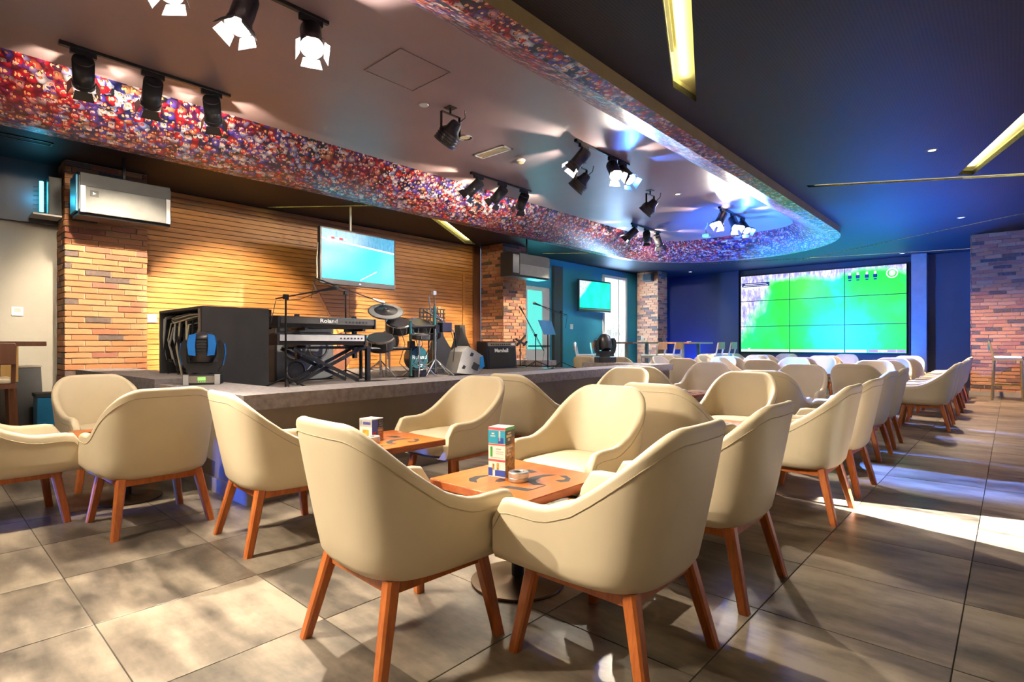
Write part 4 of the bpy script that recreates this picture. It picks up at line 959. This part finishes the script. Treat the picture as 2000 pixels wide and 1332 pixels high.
MB().box((0, -.02, .035), (.003, .02, .052)).build('logo', M['tvlogo'], t); MB().tube([(-.04, -.16, .88), (-.04, -.16, 1.30)], .02).build('ceiling_pole', M['steel'], t, smooth=True); MB().box((-.09, -.3, .3), (-.07, .3, .75)).build('bracket', M['blackm'], t)
MB().tube([(.0, -.78, .63), (.0, -.80, .35), (.01, -.80, .05)], .008, 6).build('side_cable', M['cablew'], t, smooth=True)
for k in range(5): MB().box((.003, -.62+.075*k, .72), (.004, -.56+.075*k, .755)).build('score_mark', M['whiteglow'] if k % 2 == 0 else M['pinkred'], t)
light('tv_glow', 'AREA', (.03, 0, .45), 1.5, (0.05, 0.75, 1.0), (3, 0, .2), t, shape='RECTANGLE', size=1.3, size_y=.7)
t = thing('television', 'flat television on a swing arm beside the tall window', 'television', (XB+.38, 12.95, 1.95), math.radians(-6))
MB().box((-.06, -.70, 0), (0, .70, .88), .012).build('casing', M['satin'], t); uvquad('picture', M['tv2'], t, -.66, .66, .10, .84, 0, 1, 0, 1, .002, 'y'); MB().box((0, -.66, .06), (.004, .66, .075)).build('lower_trim', M['silver'], t); MB().bar((-.38, -.1, .45), (-.06, 0, .45), .05, .05).box((-.39, -.25, .2), (-.37, .05, .7)).build('swing_arm', M['blackm'], t)

def uplight(loc, aim, watt, label, size=2.3):  # unseen lamps added to wash ceiling, walls and stage side blue
    t = thing('added_blue_uplight', label, 'lamp', loc, 0, 'unseen blue floor uplights added for blue wash'); MB().box((-.12, -.06, 0), (.12, .06, .08), .01).build('housing', M['blackm'], t); MB().box((-.10, -.04, .08), (.10, .04, .083)).build('lens', M['bluelens'], t)
    light('added_blue_glow', 'SPOT', (0, 0, .09), watt, (0.015, 0.13, 1.0), Vector((0, 0, .09))+Vector(aim), t, spot_size=size, spot_blend=.8, shadow_soft_size=.05)
M['bluelens'] = emat('blue_lens', (0.05, 0.25, 1.0), 4)
uplight((-7.6, 16.75, 0), (-.35, .3, 2.1), 330, 'added blue floor uplight behind the far brick pillar')
uplight((-4.9, 16.6, 0), (0, -1.1, 2.4), 1300, 'added blue floor uplight below the left half of the video wall')
uplight((-2.3, 16.6, 0), (.2, -.9, 2.4), 1500, 'added blue floor uplight below the right half of the video wall')
uplight((-1.05, 15.6, 0), (.1, -.6, 2.4), 800, 'added blue floor uplight left of the right brick pillar')
uplight((-4.95, -.75, 0), (1.15, 2.15, .16), 900, 'added blue floor lamp outside the left picture edge, aimed at the stage side', .42)

# ================================================================ STAGE GEAR
# equipment cabinet: open back (towards -Y) full of cables, plain end panel towards the hall
t = thing('equipment_cabinet', 'dark equipment cabinet with open back full of hanging cables at the left of the stage', 'cabinet', (-6.08, 2.10, ZF))
MB().box((.60, -.30, 0), (.63, .31, .80)).build('end_panel', M['darkgrey'], t); MB().box((-.63, -.30, 0), (-.60, .31, .80)).build('end_panel', M['darkgrey'], t)
MB().box((-.60, .28, 0), (.60, .31, .80)).build('front_panel', M['black'], t); MB().box((-.60, -.30, .775), (.60, .31, .80)).build('top_panel', M['darkgrey'], t); MB().box((-.60, -.30, 0), (.60, .31, .03)).build('bottom_panel', M['darkgrey'], t)
MB().box((-.03, -.20, .03), (0, .28, .775)).build('divider', M['darkgrey'], t)
for z in (.16, .34, .52, .66): MB().box((-.58, -.16, z), (-.05, .25, z+.10), .005).build('rack_unit', M['satin'], t); MB().box((.02, -.16, z-.04), (.58, .25, z+.07), .005).build('rack_unit', M['satin'], t)
MB().box((.56, -.31, .03), (.60, -.27, .775)).build('back_post', M['plinth'], t)
rr = random.Random(11)
for k in range(18):
    x = rr.uniform(-.57, .52); z1 = rr.uniform(.62, .76); z0 = rr.uniform(.05, .3)
    pts = [(x, -.18, z1), (x+rr.uniform(-.04, .04), -.27, z1-.03), (x+rr.uniform(-.06, .06), -.29, (z0+z1)/2), (x+rr.uniform(-.05, .05), -.25, z0), (x+rr.uniform(-.1, .1), -.18, z0-.02)]
    MB().tube(pts, rr.choice((.006, .009, .011)), 6).build('cable', (M['black'], M['cablew'], M['grey'], M['black'])[k % 4], t, smooth=True)
for k in range(4): MB().tube([(-.55, -.2, .70+.01*k), (-.2, -.28, .66+.02*k), (.2, -.27, .70+.015*k), (.55, -.2, .74)], .008, 6).build('cable', M['black'] if k % 2 else M['cablew'], t, smooth=True)
t = thing('socket_plate', 'small white socket plate on the wall beside the equipment cabinet', 'socket', (XL, 2.36, 1.42)); MB().box((0, -.06, -.06), (.03, .06, .06), .004).build('plate', M['white'], t); MB().box((.03, -.03, -.02), (.033, .03, .03)).build('socket', M['grey'], t)

def moving_head(loc, rz, label, s=1.0, tilt=-.1, shell='bluesheen'):
    t = thing('moving_head', label, 'stage light', loc, rz); t.scale = (s, s, s)
    b = MB().box((-.17, -.12, 0), (.17, .14, .105), .008).build('base', M['satin'], t)
    MB().box((-.115, -.124, .02), (.115, -.119, .09)).build('control_panel', M['plinth'], b); MB().box((-.035, -.127, .045), (.035, -.123, .078)).build('display', M['greenled'], b)
    for k in range(4): MB().box((-.03+.018*k, -.127, .028), (-.02+.018*k, -.123, .034)).build('button', M['greenled'], b)
    for sx in (-1, 1):
        MB().box((sx*.115, -.13, .0), (sx*.165, -.11, .105), .004).build('handle', M['silver'], b)
    y = MB().lathe([(.10, .105), (.10, .125)], 24).add([(-.14, -.09, .12), (.14, -.09, .12), (.14, .09, .12), (-.14, .09, .12), (-.15, -.08, .22), (.15, -.08, .22), (.15, .08, .22), (-.15, .08, .22)], [(3,2,1,0),(0,1,5,4),(1,2,6,5),(2,3,7,6),(3,0,4,7),(4,5,6,7)]).build('yoke', M['satin'], t, smooth=30)
    for sx in (-1, 1):
        arm = MB().prism([(sx*.135, .14), (sx*.175, .20), (sx*.200, .32), (sx*.190, .42), (sx*.160, .46), (sx*.135, .44), (sx*.145, .32)], -.07, .07, 'xz').build('yoke_arm', M['satin'], y)
        MB().prism([(sx*.178, .20), (sx*.203, .32), (sx*.193, .42), (sx*.200, .42), (sx*.212, .32), (sx*.186, .19)], -.05, .05, 'xz').build('arm_cover', M[shell], arm)
    h = MB().lathe([(.01, .16), (.07, .15), (.115, .10), (.125, .02), (.120, -.08), (.095, -.14), (.085, -.16), (.01, -.16)], 20).build('head', M['satin'], t, smooth=40, loc=(0, 0, .38), rot=(tilt, 0, 0))
    for sx in (-1, 1): MB().prism([(sx*.05, -.10), (sx*.115, -.09), (sx*.130, .02), (sx*.115, .11), (sx*.05, .13), (sx*.06, .0)], -.128, -.05, 'xz').build('side_shell', M[shell], h)
    for k in range(6): MB().box((-.045, -.130, -.08+.03*k), (.045, -.110, -.066+.03*k)).build('vent_rib', M['black'], h)
    return t
M['bluesheen'] = mat('glossy_blue_shell', (0.02, 0.16, 0.55), 0.22)
moving_head((-4.93, 1.64, ZR), math.radians(64), 'blue black moving head light with green display on the stage rim', .80)
moving_head((-5.36, 8.36, ZR), math.radians(235), 'black moving head light on the far end of the stage rim', .95, .5, 'satin')
light('added_blue_beam', 'SPOT', (-5.2, 8.45, 1.30), 3200, (0.02, 0.17, 1.0), (-1.9, 13.6, 3.3), None, spot_size=1.5, spot_blend=.8, shadow_soft_size=.06)  # beam added to turn the dark ceiling blue

def mic_stand(loc, h, p_end, p_tail, label, m=None, mic=True, tripod=True, silver_mic=False):
    """vertical pole with boom from p_tail over the clutch to p_end (relative to the pole top)"""
    m = m or M['blackm']; t = thing('microphone_stand', label, 'microphone stand', loc)
    MB().tube([(0, 0, .03), (0, 0, h)], .010, 8).build('pole', m, t, smooth=True)
    if tripod:
        for k in range(3):
            a = .5+2*PI*k/3; MB().tube([(0, 0, .12), (.28*math.cos(a), .28*math.sin(a), .012)], .008, 6).build('leg', m, t, smooth=True)
    else: MB().lathe([(.13, 0), (.13, .012), (.02, .03)], 24).build('base', m, t, smooth=30)
    MB().box((-.02, -.025, h-.02), (.02, .025, h+.03), .006).build('clutch', m, t)
    e = Vector((0, 0, h))+Vector(p_end); ta = Vector((0, 0, h))+Vector(p_tail)
    MB().tube([ta, e], .007, 6).build('boom', m, t, smooth=True)
    if mic:
        d = (e-ta).normalized()
        mm = MB().tube([e-d*.02, e+d*.13], .012, 10, .019).build('microphone', M['steel'] if silver_mic else M['black'], t, smooth=30)
        MB().sphere(e+d*.15, .027, 12).build('mic_grille', M['steel'] if silver_mic else M['grille'], mm, smooth=True)
        MB().tube([e, (e+ta)/2+Vector((0, 0, -.05)), ta+Vector((0, 0, -.02)), ta+Vector((0, -.05, -.25))], .004, 5).build('cable', M['black'], mm, smooth=True)
    return t
mic_stand((-5.28, 2.50, ZF), .91, (0, .40, .10), (0, -.10, -.02), 'microphone stand with straight boom in front of the keyboards')
mic_stand((-6.32, 3.78, ZF), 1.10, (0, .42, -.05), (0, -.42, .16), 'microphone stand with long boom rising behind the keyboards', silver_mic=True)
mic_stand((-6.9, 8.28, ZF), .62, (0, -.36, .42), (0, .26, -.30), 'low microphone stand with slanting boom before the glazed door', mic=True)
mic_stand((-6.1, 8.05, ZF), 1.03, (0, -.62, .10), (0, .18, -.04), 'tall thin microphone stand in front of the teal wall')
t = thing('clip_stand', 'small tangle of black clamp arms beside the low microphone stand', 'clamp', (-7.1, 8.05, ZF)); MB().tube([(0, 0, 0), (0, 0, .50)], .010).build('pole', M['blackm'], t, smooth=True); MB().lathe([(.11, 0), (.11, .01), (.02, .02)], 20).build('base', M['blackm'], t)
MB().bar((0, -.1, .42), (0, .16, .62), .03, .03).build('arm', M['black'], t); MB().bar((0, -.12, .55), (0, .14, .44), .035, .03).build('arm', M['black'], t); MB().bar((0, .1, .42), (0, .2, .50), .03, .03).build('arm', M['black'], t)

# keyboards on a two tier stand
def keyboard(loc, L, m_body, m_panel, label, word):
    t = thing('keyboard', label, 'keyboard', loc)
    MB().prism([(-.17, 0), (.14, 0), (.17, .05), (.17, .115), (.02, .13), (-.17, .07)], -L/2, L/2, 'xz').build('body', m_body, t)
    MB().box((.168, -L/2+.02, .045), (.174, L/2-.02, .112)).build('rear_panel', m_panel, t)
    kb = MB().box((-.165, -L/2+.06, .070), (-.03, L/2-.06, .088), .002).build('key_bed', M['white'], t)
    for k in range(28):
        if k % 7 in (2, 6): continue
        y = -L/2+.09+(L-.18)*k/27; MB().box((-.12, y-.008, .088), (-.03, y+.008, .098)).build('black_key', M['black'], kb)
    for sy in (-1, 1): MB().box((-.17, sy*L/2-.012, 0), (.175, sy*L/2+.012, .12), .004).build('end_cheek', m_body, t)
    for k in range(7): MB().lathe([(.010, .172), (.010, .182)], 10, c=(0, .20+.045*k, .075), axis='x').build('socket', M['black'], t)
    if word: text('lettering', word, .062, M['lettering'], t, (.1755, -.02, .080), RX, .001, .001, 1.25)
    return t
t = thing('keyboard_stand', 'black two tier keyboard stand with crossed legs', 'stand', (-5.88, 3.22, ZF))
for y in (-.30, .42):
    MB().bar((0, y, .28), (-.02, y, .78), .05, .04, (0, 1, 0)).build('upright', M['blackm'], t)
    MB().bar((-.22, y, .425), (.22, y, .425), .035, .028).build('tier_arm', M['blackm'], t); MB().bar((-.22, y, .615), (.20, y, .615), .035, .028).build('tier_arm', M['blackm'], t)
for (a, b) in (((.14, -.42, .40), (.14, .38, .02)), ((.10, .44, .40), (.10, -.36, .02)), ((-.14, -.42, .40), (-.14, .38, .02)), ((-.1, .44, .40), (-.1, -.36, .02))): MB().bar(a, b, .028, .036).build('cross_leg', M['blackm'], t)
MB().bar((.0, .60, 0), (.0, .60, .42), .05, .05, (0, 1, 0)).build('support_post', M['blackm'], t); MB().bar((0, -.42, .41), (0, .62, .41), .04, .03).build('top_beam', M['blackm'], t)
keyboard((-5.86, 3.21, ZF+.628), 1.18, M['black'], M['darkgrey'], 'black keyboard with white lettering on the upper tier', 'Roland')
keyboard((-5.86, 3.14, ZF+.440), 1.06, M['satin'], M['silver'], 'silver backed keyboard on the lower tier', None)
t = thing('music_rest', 'perforated black music rest standing behind the left end of the keyboards', 'music stand', (-6.25, 2.62, ZF)); MB().tube([(0, 0, 0), (0, 0, .70)], .012).build('pole', M['blackm'], t, smooth=True); MB().lathe([(.14, 0), (.14, .01), (.02, .02)], 20).build('base', M['blackm'], t)
m_ = MB()
for k in range(6): m_.box((-.01, -.16+.06*k, .62), (.005, -.13+.06*k, .84))
for k in range(4): m_.box((-.01, -.16, .62+.065*k), (.005, .17, .645+.065*k))
m_.build('desk', M['blackm'], t)

# bass cabinet with ringed cones
t = thing('bass_amplifier', 'bass amplifier cabinet with silver ringed cones behind the keyboard stand', 'amplifier', (-6.62, 3.29, ZF))
MB().box((-.22, -.38, 0), (.20, .38, .74), .015).build('cabinet', M['darkgrey'], t); MB().box((.20, -.36, .02), (.212, .36, .56)).build('baffle', M['slate'], t); MB().box((.20, -.34, .60), (.215, .34, .70)).build('control_panel', M['black'], t)
MB().box((.212, -.20, .64), (.218, .20, .68)).build('head_badge', M['cyancard'], t)
for y, z, r in ((-.15, .40, .135), (.16, .40, .135), (-.13, .13, .125)):
    c = MB().lathe([(r, .205), (r, .222), (r*.88, .226), (r*.86, .214)], 28, c=(0, y, z), axis='x', cap=False).build('cone_ring', M['chrome'], t, smooth=35)
    MB().lathe([(r*.86, .216), (r*.3, .19), (r*.28, .196), (.002, .205)], 24, c=(0, y, z), axis='x', cap=False).build('cone', M['black'], c, smooth=True)
MB().prism([(.10, .06), (.20, .14), (.10, .24), (.01, .14)], .205, .222, 'yz').build('horn', M['chrome'], t); MB().prism([(.10, .085), (.175, .14), (.10, .215), (.03, .14)], .22, .226, 'yz').build('horn_mouth', M['darkgrey'], t)

# electronic drum kit
t = thing('electronic_drum_kit', 'electronic drum kit with chrome stands and mesh pads on the stage', 'drum kit', (-6.1, 4.6, ZF))
def T3(name, pts, r, m, par=t): return MB().tube(pts, r, 10).build(name, m, par, smooth=True)
T3('rack_tube', [(.1, -.80, .39), (.12, -.05, .39)], .022, M['blackm']); T3('rack_tube', [(.12, -.05, .68), (.08, .42, .70)], .022, M['blackm']); T3('rack_tube', [(.08, .42, .66), (-.25, .66, .66)], .022, M['blackm'])
T3('rack_leg', [(.12, -.05, .02), (.12, -.05, .76)], .022, M['teal']); T3('rack_leg', [(.08, .40, .02), (.08, .40, .98)], .022, M['teal']); T3('rack_leg', [(.1, -.80, .02), (.1, -.80, .42)], .022, M['blackm']); T3('rack_leg', [(-.25, .66, .02), (-.25, .66, .74)], .020, M['blackm'])
def pad(c, r, h, ax, name='drum_pad'):
    ax = Vector(ax).normalized(); e = ax.to_track_quat('Z', 'Y').to_euler()
    p_ = MB().lathe([(r*.9, -h), (r, -h*.9), (r, 0), (r*.97, .006)], 28).build(name, M['satin'], t, smooth=35, loc=c, rot=e)
    MB().lathe([(r*1.03, -.012), (r*1.04, .006), (r*.95, .012), (r*.93, .004)], 28, cap=False).build('hoop', M['chrome'], p_, smooth=35); MB().lathe([(r*.95, .005), (.002, .006)], 24, cap=False).build('mesh_head', M['whitecard'], p_)
    for k in range(6): a = 2*PI*k/6; MB().tube([(r*1.05*math.cos(a), r*1.05*math.sin(a), .0), (r*1.05*math.cos(a), r*1.05*math.sin(a), -h*.7)], .006, 6).build('lug', M['chrome'], p_)
    return p_
pad((-.02, -.14, .74), .165, .13, (.45, -.25, 1)); pad((-.06, .26, .75), .165, .13, (.45, -.1, 1)); pad((-.30, .64, .70), .17, .14, (.5, -.4, 1)); pad((.02, -.46, .53), .175, .15, (.35, -.3, 1), 'snare_pad'); pad((.20, .05, .58), .13, .07, (.1, 0, 1), 'side_pad')
k_ = MB().lathe([(.16, -.10), (.165, -.08), (.165, .02), (.15, .035)], 32, axis='x').build('kick_pad', M['satin'], t, smooth=35, loc=(.08, .10, .26))
MB().lathe([(.150, .036), (.002, .037)], 28, axis='x', cap=False).build('kick_head', M['teal'], k_); text('lettering', 'Roland', .075, M['lettering'], k_, (.040, 0, .01), RX, .001, .002, 1.2)
m_ = MB(); m_.tube([(.04, -.03, -.10), (.04, .05, -.09), (.04, .03, -.12), (.04, -.02, -.125)], .005, 5); m_.build('emblem', M['lettering'], k_)
MB().box((-.05, -.1, 0), (.08, .1, .10)).build('kick_foot', M['blackm'], t, loc=(.06, .10, 0))
def cymbal(c, r, ax, stand, m='satin'):
    e = Vector(ax).normalized().to_track_quat('Z', 'Y').to_euler()
    cy = MB().lathe([(.002, .02), (.04, .018), (.05, .008), (r*.9, -.008), (r, -.014), (r*.98, -.018), (.05, -.0)], 36, cap=False).build('cymbal', M['black'], t, smooth=40, loc=c, rot=e)
    MB().lathe([(r*.66, .0025), (r*.95, -.0085)], 36, cap=False).build('cymbal_edge', M['slate'], cy)
    T3('cymbal_stand', [stand, (c[0], c[1], c[2]+.03)], .011, M['chrome'])
cymbal((-.1, -.29, .90), .235, (.5, -.3, 1), (-.1, -.29, .02)); cymbal((-.22, .62, .88), .17, (.4, .45, 1), (-.22, .62, .05))
def tripod(x, y, h, a0):
    T3('stand_pole', [(x, y, .05), (x, y, h)], .011, M['chrome'])
    for k in range(3):
        a = a0+2*PI*k/3; T3('tripod_leg', [(x, y, .24), (x+.26*math.cos(a), y+.26*math.sin(a), .012)], .008, M['chrome']); T3('tripod_brace', [(x, y, .10), (x+.14*math.cos(a), y+.14*math.sin(a), .125)], .005, M['chrome'])
tripod(.02, -.46, .42, .3); tripod(.22, .02, .55, 1.4); tripod(.18, .33, .66, .9); tripod(-.1, .55, .70, .2)
T3('boom_arm', [(.02, .34, 1.14), (.04, .36, .88)], .010, M['chrome']); T3('boom_arm', [(.02, .36, .95), (.0, .84, .62)], .011, M['chrome']); T3('boom_arm', [(0, .84, .62), (.02, .86, .40)], .014, M['blackm']); T3('boom_arm', [(.08, .40, .98), (.06, .40, 1.17)], .009, M['chrome']); MB().box((.03, .37, 1.14), (.09, .43, 1.20), .01).build('wing_nut', M['steel'], t)
MB().box((-.02, -.02, .34), (.06, .06, .44), .008).build('clamp', M['blackm'], t, loc=(.1, -.06, .05)); MB().box((.0, .38, .60), (.12, .46, .72), .008).build('clamp', M['blackm'], t); MB().box((.05, .48, .62), (.16, .66, .76), .01).build('sound_module', M['satin'], t)
for k in range(6):
    a = rr.uniform(-.4, .7); T3('cable', [(.1, a, .66), (.14, a+.05, .45), (.12, a+rr.uniform(-.1, .1), .2), (.1, a+.2, .02)], .005, M['black'])
MB().lathe([(.15, -.06), (.15, .0)], 24, axis='x').build('stool_seat', M['bagblack'], t, smooth=35, loc=(-.55, .1, .5)); T3('stool_post', [(-.58, .1, .02), (-.58, .1, .46)], .016, M['chrome'])

t = thing('music_stand', 'black perforated music stand tilted behind the drum kit', 'music stand', (-6.95, 5.65, ZF)); MB().tube([(0, 0, 0), (0, 0, .85)], .011).build('pole', M['blackm'], t, smooth=True)
for k in range(3): a = 2*PI*k/3; MB().tube([(0, 0, .16), (.2*math.cos(a), .2*math.sin(a), .012)], .008, 6).build('leg', M['blackm'], t, smooth=True)
m_ = MB()
for k in range(8): m_.bar((.10, -.26+.07*k, .74), (-.02, -.16+.07*k, 1.02), .022, .006, (1, 0, 0))
for k in range(5): m_.bar((.10-.03*k, -.28+.026*k, .74+.07*k), (.10-.03*k, .26+.026*k, .74+.07*k), .022, .006, (1, 0, .4))
m_.build('desk', M['blackm'], t)
t = thing('music_stand', 'thin music stand with a blue desk in front of the teal wall', 'music stand', (-6.25, 7.85, ZF)); MB().tube([(0, 0, 0), (0, 0, .72)], .012).build('pole', M['blackm'], t, smooth=True); MB().lathe([(.12, 0), (.12, .01), (.02, .02)], 20).build('base', M['blackm'], t)
MB().add([(.05, -.17, .62), (.05, .17, .62), (-.03, .14, .88), (-.03, -.24, .88), (.04, -.17, .62), (.04, .17, .62), (-.04, .14, .88), (-.04, -.24, .88)], [(0,1,2,3),(7,6,5,4),(0,4,5,1),(1,5,6,2),(2,6,7,3),(3,7,4,0)]).build('desk', M['bluepanel'], t)

# guitars, bags, amplifiers on the right of the stage
def guitar(loc, rz, lean, m_body, label, body=True):
    t = thing('guitar', label, 'guitar', loc, rz)
    o = bpy.data.objects.new('pose', None)
    bd = [(.0, 0), (.12, .01), (.17, .08), (.165, .17), (.11, .25), (.13, .33), (.12, .40), (.06, .44), (0, .44)]
    poly = bd+[(-x, z) for x, z in bd[::-1][1:-1]]
    bpy.data.objects.remove(o)
    R = Matrix.Rotation(lean, 4, 'Y')
    def tr(mb): mb.v = [tuple(R @ Vector(v)) for v in mb.v]; return mb
    tr(MB().prism(poly, -.03, .03, 'yz')).build('body', m_body, t); tr(MB().box((.0, -.024, .40), (.035, .024, .92))).build('neck', M['orangewood'], t); tr(MB().box((-.01, -.038, .92), (.02, .038, 1.08), .004)).build('headstock', m_body, t)
    tr(MB().box((.03, -.03, .08), (.045, .03, .2))).build('bridge', M['black'], t)
    return t
guitar((-6.95, 6.0, ZF), .1, -.14, M['guitarbrown'], 'brown guitar leaning near the right end of the drum kit')
t = thing('bass_guitar', 'dark bass guitar neck leaning against the slat wall behind the keyboards', 'guitar', (-8.75, 5.0, ZF)); MB().bar((.0, .12, .60), (-.28, -.18, 1.42), .05, .03).build('neck', M['guitarbrown'], t); MB().bar((-.27, -.17, 1.40), (-.31, -.22, 1.54), .07, .025).build('headstock', M['brownwood'], t)
MB().prism([(-.05, .0), (.2, .0), (.30, .15), (.25, .36), (.20, .45), (.25, .60), (.14, .66), (.02, .60), (.06, .42), (-.04, .30)], .0, .05, 'yz').build('body', M['brownwood'], t)
t = thing('gig_bag', 'black guitar gig bag leaning on the brick pillar beside the amplifier', 'bag', (-7.35, 6.75, ZF))
m_ = MB(); pr = [(-.20, 0), (.20, 0), (.23, .14), (.20, .34), (.13, .48), (.07, .62), (.065, .80), (-.065, .80), (-.07, .62), (-.13, .48), (-.20, .34), (-.23, .14)]
m_.prism(pr, -.07, .07, 'yz'); m_.v = [(x-.22*z, y+.12*z, z) for x, y, z in m_.v]; m_.build('bag_body', M['bagblack'], t)
m_ = MB(); m_.prism([(-.13, .06), (.13, .06), (.15, .30), (-.15, .30)], .07, .095, 'yz'); m_.v = [(x-.22*z, y+.12*z, z) for x, y, z in m_.v]; m_.build('pocket', M['darkgrey'], t)
t = thing('gig_bag', 'grey black padded guitar bag standing between drum kit and amplifier', 'bag', (-6.5, 5.62, ZF)); m_ = MB(); m_.prism(pr, -.06, .06, 'yz'); m_.v = [(x-.18*z, y-.1*z, z*.92) for x, y, z in m_.v]; m_.build('bag_body', M['darkgrey'], t)
t = thing('stage_monitor', 'grey wedge monitor lying on the stage with a blue handle', 'monitor', (-5.95, 5.50, ZF), math.radians(-8))
m_ = MB(); m_.prism([(-.24, .04), (.10, .0), (.25, .12), (.22, .28), (-.04, .42), (-.14, .34)], -.16, .16, 'yz'); m_.build('cabinet', M['grey'], t)
for (a, b) in ((-.12, .12), (.02, .30)): MB().prism([(a-.03, b-.015), (a+.01, b-.03), (a+.04, b+.01), (a, b+.03)], .158, .166, 'yz').build('side_grip', M['black'], t)
MB().prism([(.02, .10), (.12, .06), (.16, .14), (.06, .19)], .158, .168, 'yz').build('input_plate', M['darkgrey'], t); MB().prism([(.16, .08), (.25, .12), (.22, .28), (.17, .26)], .15, .172, 'yz').build('blue_handle', M['bagblue'], t)
t = thing('guitar_amplifier', 'black guitar amplifier with gold panel and white script lettering', 'amplifier', (-7.1, 7.38, ZF), math.radians(-3))
MB().prism([(-.15, 0), (.17, 0), (.13, .50), (-.13, .50)], -.37, .37, 'xz').build('cabinet', M['black'], t)
m_ = MB(); m_.add([(.168, -.33, .03), (.168, .33, .03), (.140, .33, .38), (.140, -.33, .38)], [(0, 1, 2, 3)]); m_.v = [(x+.006, y, z) for x, y, z in m_.v]; m_.build('grille_cloth', M['fabric'], t)
m_ = MB(); m_.add([(.147, -.35, .41), (.147, .35, .41), (.139, .35, .48), (.139, -.35, .48)], [(0, 1, 2, 3)]); m_.build('gold_panel', M['gold'], t)
for k in range(9): MB().lathe([(.012, .0), (.012, .016)], 10, axis='x').build('knob', M['black'], t, loc=(.142, -.26+.055*k, .445))
MB().box((.146, .24, .43), (.15, .33, .465)).build('badge', M['white'], t)
text('lettering', 'Marshall', .095, M['lettering'], t, (.158, -.02, .33), (PI/2-.08, 0, PI/2), .001, .002, 1.1)
for sy in (-1, 1): MB().box((-.12, sy*.30-.03, -.0), (.12, sy*.30+.03, .02)).build('foot', M['black'], t)
for k, (pts) in enumerate(([(-5.6, 3.9, 0), (-5.5, 4.2, 0), (-5.55, 4.5, 0), (-5.5, 4.9, 0)], [(-5.8, 3.6, 0), (-5.6, 3.95, 0), (-5.75, 4.3, 0)])):
    tag(MB().tube([(x, y, ZF+.008) for x, y, z in pts], .006, 6).build('stage_cable', M['black'], None, smooth=True), ('longer black cable lying along the front of the drum kit', 'shorter black cable lying beside the keyboard stand')[k], 'cable')

# ================================================================ BAR TABLES BY THE WINDOW
def bar_table(loc, L, label, m_top):
    t = thing('bar_table', label, 'table', loc); MB().box((-.30, -L/2, 1.06), (.30, L/2, 1.10), .004).build('tabletop', m_top, t)
    for sy in (-1, 1): MB().box((-.035, sy*(L/2-.25)-.035, .02), (.035, sy*(L/2-.25)+.035, 1.06)).build('column', M['plinth'], t); MB().box((-.25, sy*(L/2-.25)-.2, 0), (.25, sy*(L/2-.25)+.2, .02)).build('base_plate', M['blackm'], t)
    return t
bar_table((-7.0, 12.4, 0), 1.5, 'tall bar table in front of the tall window', M['brownwood']); bar_table((-6.35, 14.1, 0), 1.5, 'tall bar table before the far brick pillar', M['orangewood'])
for x, y, r, lab in ((-7.75, 12.0, -90, 'orange backed bar stool left of the bar table by the tall window'), (-6.3, 11.9, 90, 'bar stool with dark back, turned away, before the tall window'), (-6.3, 12.75, 90, 'orange backed bar stool beside the window bar table on the room side'), (-5.65, 13.75, 90, 'pink lit bar stool before the far brick pillar'), (-5.65, 14.6, 90, 'red backed bar stool at the end of the farther bar table'), (-7.6, 11.0, -60, 'bar stool with narrow orange back standing before the teal wall')):
    bar_stool((x, y, 0), math.radians(r), lab, M['white'], M['steel'], M['orangewood'], .76)
t = thing('menu_card', 'white upright card on the window bar table', 'menu', (-6.95, 12.6, 1.10)); MB().box((-.02, -.05, 0), (.0, .05, .17)).build('card', M['whitecard'], t)
t = thing('cruet', 'small pale cruet beside the white card on the window bar table', 'cruet', (-6.95, 12.8, 1.10)); MB().lathe([(.03, 0), (.03, .07), (.015, .10), (.015, .12)], 16).build('bottle', M['ivory'], t, smooth=30)
t = thing('ashtray', 'white ashtray on the farther bar table', 'ashtray', (-6.35, 14.0, 1.10)); MB().lathe([(.05, 0), (.06, .03), (.05, .03)], 20).build('dish', M['white'], t, smooth=30)
t = thing('wall_switch', 'white switch plate on the teal wall', 'switch', (XB, 12.34, 1.53)); MB().box((0, -.06, -.07), (.02, .06, .07), .004).build('plate', M['white'], t); MB().box((.02, -.02, -.03), (.026, .02, .03)).build('rocker', M['white'], t)
